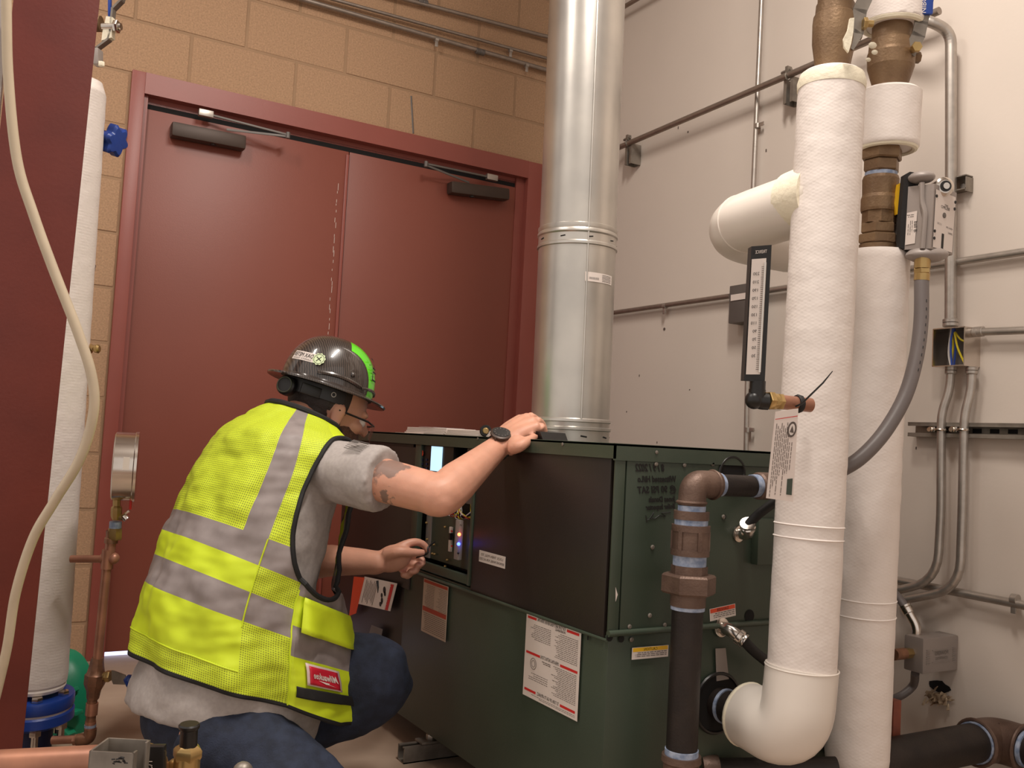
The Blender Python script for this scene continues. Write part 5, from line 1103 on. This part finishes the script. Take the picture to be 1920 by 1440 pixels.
# --- hair, beard, eyes
g = G(); rows = []
for i in range(0, 15):
    t = i / 14; row = []
    for k in range(40):
        a = 2 * PI * k / 40; zz_ = .03 - t * .135
        row.append((a, zz_))
    rows.append(row)
def hairpt(a, z, o): 
    zn = max(-1, min(1, (z + .015) / .108)); r = math.sqrt(max(.0, 1 - zn * zn)); return hd_(-.004 + math.cos(a) * (.098 * r + o), math.sin(a) * (.077 * r + o), z)
for (z0_, z1_, a0_, a1_, o_) in ((.02, -.105, 100, 260, .006), (.02, -.050, 70, 100, .003), (.02, -.05, 260, 290, .003)):
    R = [[hairpt(rad(a0_ + (a1_ - a0_) * k / 20), z0_ + (z1_ - z0_) * i / 10, o_ * (1 - .6 * (i / 10) ** 3)) for k in range(21)] for i in range(11)]; g.grid(R, False)
g.tube([hd_(.012, .079, -.03), hd_(.014, .077, -.06), hd_(.018, .072, -.09)], [.006, .006, .006], 8); g.tube([hd_(.012, -.079, -.03), hd_(.014, -.077, -.06), hd_(.018, -.072, -.09)], [.006, .006, .006], 8)
g.ell(hd_(-.062, 0, -.072), HX, (.040, .060, .052), 20, 12); g.ell(hd_(-.035, 0, -.06), HX, (.058, .074, .05), 24, 12)
g.out('hair', m_hair, pr, smooth=60)
m_beard = M('beard_stubble', (70, 46, 36), .8, rgb2=(100, 66, 50), vscale=160, bump=.5, bscale=300)
g = G(); g.ell(hd_(.030, 0, -.094), HX, (.0675, .0625, .052), 26, 14); g.ell(hd_(.068, 0, -.131), HX, (.029, .033, .024), 18, 10); bd_ = g.out('beard', m_beard, pr, smooth=60)
g = G()
for sy in (1, -1): g.sph(hd_(.083, sy * .031, -.052), .012, 12, 8)
g.out('eyes', M('eye', (225, 215, 208), .2), pr)
# glasses
m_lens = M('tinted_lens', (150, 120, 110), .08, alpha=.35)
gl = G(); gl.tube([hd_(.005, .086, -.043), hd_(.088, .074, -.046), hd_(.112, .05, -.05), hd_(.118, 0, -.05), hd_(.112, -.05, -.05), hd_(.088, -.074, -.046), hd_(.005, -.086, -.043)], .0026, 8); go = gl.out('glasses', m_blk, pr)
g = G(); g.grid([[hd_(.100, .070, -.044), hd_(.100, .070, -.082)], [hd_(.118, .045, -.05), hd_(.116, .045, -.092)], [hd_(.122, .006, -.052), hd_(.120, .010, -.078)]], False); g.grid([[hd_(.100, -.070, -.044), hd_(.100, -.070, -.082)], [hd_(.118, -.045, -.05), hd_(.116, -.045, -.092)], [hd_(.122, -.006, -.052), hd_(.120, -.010, -.078)]], False); g.out('lens', m_lens, go)
# --- hard hat
m_carbon = M('carbon_fibre_shell', (50, 40, 36), .28, coat=1, var=.1)
N, L = m_carbon.node_tree.nodes, m_carbon.node_tree.links; wv = N.new('ShaderNodeTexWave'); wv.bands_direction = 'X'; wv.inputs['Scale'].default_value = 62; wv.inputs['Distortion'].default_value = 3; wv.inputs['Detail'].default_value = 1; tcc = N.new('ShaderNodeTexCoord'); L.new(tcc.outputs['Object'], wv.inputs['Vector'])
rp_ = N.new('ShaderNodeValToRGB'); rp_.color_ramp.elements[0].color = (.012, .009, .008, 1); rp_.color_ramp.elements[1].color = (.075, .055, .045, 1); L.new(wv.outputs['Fac'], rp_.inputs['Fac']); L.new(rp_.outputs['Color'], N['Principled BSDF'].inputs['Base Color'])
m_shell = m_carbon.copy(); m_shell.name = 'green_fronted_shell'; N, L = m_shell.node_tree.nodes, m_shell.node_tree.links
tcc = N.new('ShaderNodeTexCoord'); dts = []
for vec, fn_ in ((hf, None), (hl, 'ABSOLUTE')):
    dn_ = N.new('ShaderNodeVectorMath'); dn_.operation = 'DOT_PRODUCT'; dn_.inputs[1].default_value = vec; L.new(tcc.outputs['Object'], dn_.inputs[0]); o_ = dn_.outputs['Value']
    if fn_: ab = N.new('ShaderNodeMath'); ab.operation = 'ABSOLUTE'; L.new(o_, ab.inputs[0]); o_ = ab.outputs[0]
    dts.append(o_)
c1n = N.new('ShaderNodeMath'); c1n.operation = 'GREATER_THAN'; c1n.inputs[1].default_value = .012; L.new(dts[0], c1n.inputs[0])
c2n = N.new('ShaderNodeMath'); c2n.operation = 'LESS_THAN'; c2n.inputs[1].default_value = .072; L.new(dts[1], c2n.inputs[0])
ml = N.new('ShaderNodeMath'); ml.operation = 'MULTIPLY'; L.new(c1n.outputs[0], ml.inputs[0]); L.new(c2n.outputs[0], ml.inputs[1])
mxh = N.new('ShaderNodeMix'); mxh.data_type = 'RGBA'; L.new(ml.outputs[0], mxh.inputs[0]); L.new(N['Principled BSDF'].inputs['Base Color'].links[0].from_socket, mxh.inputs[6]); mxh.inputs[7].default_value = (.12, .72, .015, 1); L.new(mxh.outputs[2], N['Principled BSDF'].inputs['Base Color'])

m_under = M('hat_underside', (30, 27, 26), .6)
hat = thing('hard_hat', None, None, HB); hat.parent = pr; hat.location = HB - ORG[pr]
def dome(a, t, o=0):     # a around, t 0 rim..1 top
    r = math.cos(t * PI / 2) ** .82; z = math.sin(t * PI / 2) ** .95
    return hp_((.118 + o) * r * math.cos(a), (.101 + o) * r * math.sin(a), .004 + (.124 + o) * z)
g = G(); seg = 96; NR = 26
R = [[g.bm.verts.new(dome(2 * PI * k / seg, i / NR)) for k in range(seg)] for i in range(NR)]
top = g.bm.verts.new(dome(0, 1))
for i in range(NR - 1):
    for k in range(seg):
        g.face((R[i][k], R[i][(k + 1) % seg], R[i + 1][(k + 1) % seg], R[i + 1][k]))
for k in range(seg): g.face((R[-1][k], R[-1][(k + 1) % seg], top))
g.out('shell', m_shell, hat, smooth=60)
# brim
g = G(); rows = []
for (s, z) in ((0.0, .006), (.25, .001), (.6, -.002), (.96, -.005), (1.0, -.008), (.96, -.011), (.6, -.007), (.25, -.004), (0, -.002)):
    rows.append([hp_((.116 + .036 * s + (.006 * s if math.cos(2 * PI * k / seg) > 0 else 0)) * math.cos(2 * PI * k / seg), (.099 + .034 * s) * math.sin(2 * PI * k / seg), z) for k in range(seg)])
g.grid(rows, True, (False, False)); g.out('brim', m_carbon, hat, smooth=50)
g = G(); g.grid([[hp_(.118 * math.cos(2 * PI * k / 48), .10 * math.sin(2 * PI * k / 48), z) for k in range(48)] for z in (-.001, -.004)]); g.out('inner_shadow_liner', m_under, hat)
def ridge(a0_, a1_, t, r=.004): return G().tube([dome(rad(a0_ + (a1_ - a0_) * k / 24), t + .03 * math.sin(PI * k / 24), .001) for k in range(25)], r, 8)
ridge(62, 118, .06, .0055).out('side_ridge', m_carbon, hat); ridge(10, 60, .05, .004).out('front_ridge', m_carbon, hat)
G().sph(dome(rad(76), .17, .0), .007, 12, 8).out('rivet', m_carbon, hat)
# sticker on the hat: curved strip + toothed badge, mirrored lettering
def sk(u, v): return dome(rad(122 + u * 42), .15 + v * .125, .0012)      # u 0 at badge .. 1 rear
g = G(); g.grid([[sk(i / 14, j / 3) for i in range(15)] for j in range(4)], False); skr = g.out('logo_sticker', m_white, hat)
g = G(); fnt = lambda x, y: dome(rad(104 + x * 900), .20 + y * 3.0, .0024)
g.text('DAX METER', .032, None, None, None, fn=lambda x, y: dome(rad(130 + x * 190), .198 + y * 2.6, .0022)); g.text('SAFETY TOOL', .012, None, None, None, fn=lambda x, y: dome(rad(131 + x * 400), .163 + y * 2, .0022)); g.out('lettering', m_ink, skr, smooth=None)
bc_ = dome(rad(122), .215, .0022); bn = (bc_ - hp_(0, 0, .02)).normalized(); bu, bv2 = perp(bn); pts = [bc_ + (bu * math.cos(2 * PI * i / 60) + bv2 * math.sin(2 * PI * i / 60)) * (.0155 + .0012 * math.cos(10 * 2 * PI * i / 60)) for i in range(60)]
bdg = G().prism(pts, bn * .001).out('round_badge', M('pale_green_badge', (206, 220, 176), .5), hat, smooth=None)
g = G(); g.torus(bc_ + bn * .0014, bn, .0125, .0005, 30, 4)
for s_a in (1, -1): g.tube([bc_ + bn * .0014 + (bu * s_a + bv2) * .006, bc_ + bn * .0014 - (bu * s_a + bv2) * .006], .0009, 5)
g.out('badge_print', m_ink, bdg, smooth=None)
g = G(); g.text('LIFT', .034, None, None, None, fn=lambda x, y: hp_(*(lambda q: (q[0], q[1], q[2]))((lambda tt2, yy2: ((.120 * math.cos(tt2 * PI / 2) ** .82) * math.sqrt(max(0, 1 - (yy2 / .102) ** 2)), yy2, .005 + .126 * math.sin(tt2 * PI / 2) ** .95))(.18 + x * 6.4, .068 - y * .9)))); g.out('front_lettering', m_ink, hat, smooth=None)
# suspension strap + ratchet knob
g = G(); g.grid([[hp_(-.004 + (.106) * math.cos(rad(a)), .086 * math.sin(rad(a)), z) for a in range(70, 291, 10)] for z in (-.008, -.040 )], False); sus = g.out('headband', m_blk, hat)
kc = hp_(-.105, .045, -.034); kn = (hl * .75 - hf * .66).normalized(); G().lathe(kc - kn * .01, kn, [(0, .024), (.018, .024), (.022, .021), (.024, .015)], 28).out('ratchet_knob', m_blk, hat); G().torus(kc + kn * .013, kn, .0185, .002, 28, 6).out('knob_ring', M('olive_plastic', (52, 56, 40), .4), hat)
G().box(hp_(-.055, .083, -.030), (.05, .008, .026), (hf, hl, hu), bev=.003).out('ratchet_housing', m_blk, hat); G().torus(hp_(.0, .0875, -.022), hl, .0055, .0014, 16, 6).out('eyelet', m_alum, hat)
# --- t-shirt
g = G(); rows = []
for i in range(0, 42):
    s = .25 + i * 10.15 / 41; rows.append([spt(2 * PI * k / 48, s, -.022 + .018 * max(0, min(1, (s - 6.5) / 2))) for k in range(48)])
g.grid(rows)
e1_ = Sn * .50 + En * .50; dsl = (En - Sn).normalized()
limb(g, [Sn + V((-.07, .09, -.01)), Sn + V((-.01, .02, -.008)), Sn * .75 + En * .25 - Z_ * .004, e1_], [.066, .070, .072, .074], 24)
limb(g, [Sf + V((-.03, -.05, .0)), Sf, Sf * .5 + Ef * .5], [.085, .08, .07], 24)
shirt = g.out('t_shirt', m_shirt, pr); remesh(shirt, .0075, 4, .5)
for v in shirt.data.vertices:
    q = v.co + ORG[pr]; v.co += v.normal * (mnoise.noise(q * 17) * .006 + mnoise.noise(q * 42) * .0025)
# sleeve hem + flag print
u_s, v_s = perp(dsl); 
cam_ = (CAM - e1_).normalized()
def slv(a, t, o=.0035):   # on the sleeve, a around (0 = up, positive to the camera), t along toward the elbow
    upv = (Z_ - dsl * Z_.dot(dsl)).normalized(); sd_ = dsl.cross(upv); sd_ = sd_ if sd_.dot(cam_) > 0 else -sd_; r = .0745 + o
    return Sn * .75 + En * .25 + dsl * t + (upv * math.cos(a) + sd_ * math.sin(a)) * r
g = G()
for i in range(7): a = .30 + i * .075; g.grid([[slv(a, -.01 + .045 * j / 4 + (.022 if i < 3 and j == 0 else 0)) for j in range(5)], [slv(a + .036, -.01 + .045 * j / 4) for j in range(5)]], False)
g.grid([[slv(.30, -.01), slv(.30, .01)], [slv(.5, -.01), slv(.5, .01)]], False); g.out('flag_print', m_dkgrey, shirt, smooth=None)
# --- jeans
g = G(); g.ell(V((.53, 2.18, .215)), (PF, PL, Z_), (.15, .175, .12), 26, 14)
limb(g, [Hn, Hn * .5 + Kn * .5, Kn + V((-.01, 0, 0)), Kn * .5 + An * .5, An], [.105, .098, .078, .075, .062], 24)
limb(g, [Hf_, Hf_ * .5 + Kf * .5, Kf + V((-.02, 0, .005)), Kf + V((-.03, .01, -.04)), Kf * .5 + Af * .5, Af], [.105, .102, .090, .088, .08, .068], 24)
jeans = g.out('jeans', m_jeans, pr); remesh(jeans, .008, 6, .5)
for v in jeans.data.vertices:
    q = v.co + ORG[pr]; v.co += v.normal * (mnoise.noise(q * 14) * .007 + mnoise.noise(q * 34) * .003)
m_st = M('denim_stitch', (120, 112, 104), .8)
# boots
for A_k, fd in ((Af, V((.9, .2, 0))), (An, V((.6, .55, 0)))):
    g = G(); fd = fd.normalized(); sd2 = Z_.cross(fd); g.ell(A_k + fd * .08 + Z_ * (.045 - A_k.z), (fd, sd2, Z_), (.125, .05, .043), 22, 10); g.tube([A_k + Z_ * (.03 - A_k.z) + fd * .01, A_k + Z_ * .05], [.05, .055], 18); bo_ = g.out('boot', m_boot, pr); remesh(bo_, .008, 3, .5)
    G().box(A_k + fd * .07 + Z_ * (.011 - A_k.z), (.24, .09, .018), (fd, sd2, Z_), bev=.006).out('sole', m_blk, bo_)
# --- vest
FR0, FR1 = 22, 338
def hole(ph, s):     # > 1 outside armhole
    d1_ = ((ph - 70) / 31.) ** 2 + ((s - 3.6) / 1.98) ** 2; d2_ = ((ph - 290) / 31.) ** 2 + ((s - 3.6) / 1.98) ** 2; return min(d1_, d2_)
def vest_pt(ph, s, off=0):
    p = spt(rad(ph), s, .012 + off); c = spt(rad(ph), s, -.1); nrm = (p - c).normalized()
    w_ = mnoise.noise(p * 12) * .010 + mnoise.noise(p * 27 + V((5, 5, 5))) * .0055 + mnoise.noise(V((p.x * 20, p.y * 20, p.z * 60))) * .0022
    if s > 6: w_ += .010 * math.sin(rad(ph) * 9 + s) * (s - 6) / 3
    if ph < 84 and s > 5.2: w_ += .012      # the front panel overlaps the side panel
    sm = lambda t: max(0, min(1, t)) ** 2 * (3 - 2 * max(0, min(1, t))); pa_ = min(ph, 360 - ph)
    fb_ = sm((s - 4.2) / 3.5) * sm((84 - pa_) / 50)
    return p + nrm * w_ + PF * (.075 * fb_) - Z_ * (.03 * fb_)
g = G(); NP, NS = 264, 150; s0v, s1v = .0, 9.0
def hem(ph): return 9.0 - (.55 if False else 0) - 1.1 * max(0, 1 - (ph - FR0) / 16.) ** 2 - 1.1 * max(0, 1 - (FR1 - ph) / 16.) ** 2 + .35 * max(0, 1 - abs(ph - 55) / 28.)
VV = {}
uvl = g.bm.loops.layers.uv.new('UVMap')
for i in range(NP + 1):
    ph = FR0 + (FR1 - FR0) * i / NP
    for j in range(NS + 1):
        s = 7.6 * j / 128 if j <= 128 else 7.6 + (hem(ph) - 7.6) * (j - 128) / 22; VV[i, j] = (ph, s)
vs2 = {}
def vert(i, j):
    if (i, j) not in vs2: ph, s = VV[i, j]; vs2[i, j] = g.bm.verts.new(vest_pt(ph, s))
    return vs2[i, j]
for i in range(NP):
    for j in range(NS):
        ph = (VV[i, j][0] + VV[i + 1, j][0]) / 2; s = (VV[i, j][1] + VV[i, j + 1][1]) / 2
        if hole(ph, s) < 1: continue
        f = g.face((vert(i, j), vert(i + 1, j), vert(i + 1, j + 1), vert(i, j + 1)))
        q = abs(ph - 180)
        front = ph < 84 or ph > 276
        mi = 0
        b1, b2 = 4.72 <= s <= 5.38, 6.15 <= s <= 6.92
        if front: b1, b2 = 4.85 <= s <= 5.75, 6.6 <= s <= 7.4
        if b1 or b2: mi = 2
        elif s < 4.9 and (112 < ph < 128 or 232 < ph < 248): mi = 2
        elif front and s < 5.2 and (30 < ph < 42 or 318 < ph < 330): mi = 2
        elif front: mi = 1
        elif q < 68 and 5.38 < s < 8.25: mi = 1
        elif s < .35: mi = 1
        if s > hem(ph) - .13: mi = 3
        if s < .16: mi = 3
        f.material_index = mi
        for lp_, (a, b) in zip(f.loops, ((i, j), (i + 1, j), (i + 1, j + 1), (i, j + 1))): lp_[uvl].uv = (VV[a, b][0] / 360 * 1.45, VV[a, b][1] * .085)
vest = g.out('safety_vest', [m_lime_m, m_lime_s, m_tapeg, m_trim], pr, smooth=70)
md = vest.modifiers.new('t', 'SOLIDIFY'); md.thickness = .003; md.offset = -1
def onv(pts, off=.004): return [vest_pt(a, b, off) for a, b in pts]
for c_ in (70, 290):
    g = G(); P = [(c_ + 31 * math.cos(2 * PI * k / 72), 3.6 + 1.98 * math.sin(2 * PI * k / 72)) for k in range(73)]; g.tube(onv(P, .001), .0058, 8, (False, False)); g.out('armhole_binding', m_trim, vest)
g = G(); g.tube(onv([(FR0 + (FR1 - FR0) * k / 60, .08) for k in range(61)], .002), .0075, 8); g.out('collar_binding', m_trim, vest)
g = G(); g.tube(onv([(FR0 + .5, .1 + (hem(FR0) - .1) * k / 40) for k in range(41)], .001), .004, 8); g.out('front_binding', m_trim, vest)
g = G(); g.tube(onv([(84, 5.6 + 3.3 * k / 20) for k in range(21)], .002), .0022, 6); g.tube(onv([(112, 4.7 + 2.4 * k / 20) for k in range(21)], .0005), .0018, 6); g.out('side_seam', m_lime_s, vest)
g = G(); g.tube(onv([(112 + 136 * k / 40, 8.27) for k in range(41)], .0), .0022, 6); g.out('pocket_seam', m_lime_s, vest)
# pocket flap, black strip, badge
def patch(a0_, a1_, b0_, b1_, off, name, mat, n=12, wav=0, th=.002, sk_=0):
    g = G(); R = [[vest_pt(a0_ + (a1_ - a0_) * i / n, b0_ + (b1_ - b0_) * j / 6 + sk_ * i / n, off + wav * (j / 6) * (.5 + .5 * math.sin(i * 1.3))) for i in range(n + 1)] for j in range(7)]; g.grid(R, False); o = g.out(name, mat, vest, smooth=60); m_ = o.modifiers.new('s', 'SOLIDIFY'); m_.thickness = th; m_.offset = 1; return o
patch(82, 26, 5.75, 6.7, .006, 'pocket_flap', m_lime_s, wav=.016)
patch(82.5, 34, 8.22, 8.55, .005, 'hook_strip', m_trim, sk_=-.05)
bdg = patch(77, 57, 7.5, 8.12, .005, 'brand_badge', M('badge_border', (214, 190, 186), .5), th=.002)
patch(75.6, 58.4, 7.55, 8.07, .0078, 'badge_field', M('badge_red', (196, 30, 52), .5), th=.001)
g = G(); g.text('Milwaukee', .02, None, None, None, bold=.0004, shear=.25, fn=lambda x, y: vest_pt(59.5 + x * 165, 7.86 - y * 13, .0105))
g.face([g.bm.verts.new(vest_pt(a, b, .0105)) for a, b in ((61, 7.99), (65.5, 7.95), (65, 7.92), (71, 7.90), (66.5, 7.98), (67, 7.965))]); g.out('badge_lettering', m_white, vest, smooth=None)
# --- watch
t_ = (Wn - En).normalized(); wc_ = Wn - t_ * .012
g = G(); g.lathe(wc_ - t_ * .010, t_, [(0, .029), (.001, .0325), (.019, .0325), (.020, .029)], 36); wt = g.out('watch', m_blk, pr)
upw = (Z_ * .55 - CF * .75 - CR * .1); upw = (upw - t_ * upw.dot(t_)).normalized(); G().lathe(wc_ + upw * .028, upw, [(0, .022), (.006, .0255), (.010, .0255), (.012, .0225)], 32).out('watch_case', m_bronze, wt)
G().lathe(wc_ + upw * .0402, upw, [(0, .0200), (.0008, .0200)], 28).out('watch_dial', m_blk, wt); g = G(); q = wc_ + upw * .0413; e3, e4 = perp(upw)
for i in range(12): e = e3 * math.cos(i * PI / 6) + e4 * math.sin(i * PI / 6); g.box(q + e * .0155, (.003, .0008, .0003), (e, upw.cross(e), upw))
g.out('dial_mark', m_greybox, wt, smooth=None); G().cyl(wc_ + upw * .034 + t_ * -.022, wc_ + upw * .034 - t_ * .028, .003, seg=8).out('crown', m_bronze, wt)
# thin cable held in the far hand
G().tube(spline([FX(815, 1016, 1.10), FX(803, 1026, 1.075), tip + V((-.004, -.016, -.004)), FX(776, 1047, 1.05), FX(762, 1058, 1.03)], 6), .0026, 8).out('test_lead', m_blk, label='short thin black cable pinched in the lower hand', cat='cable')
# stitched seam on the knee
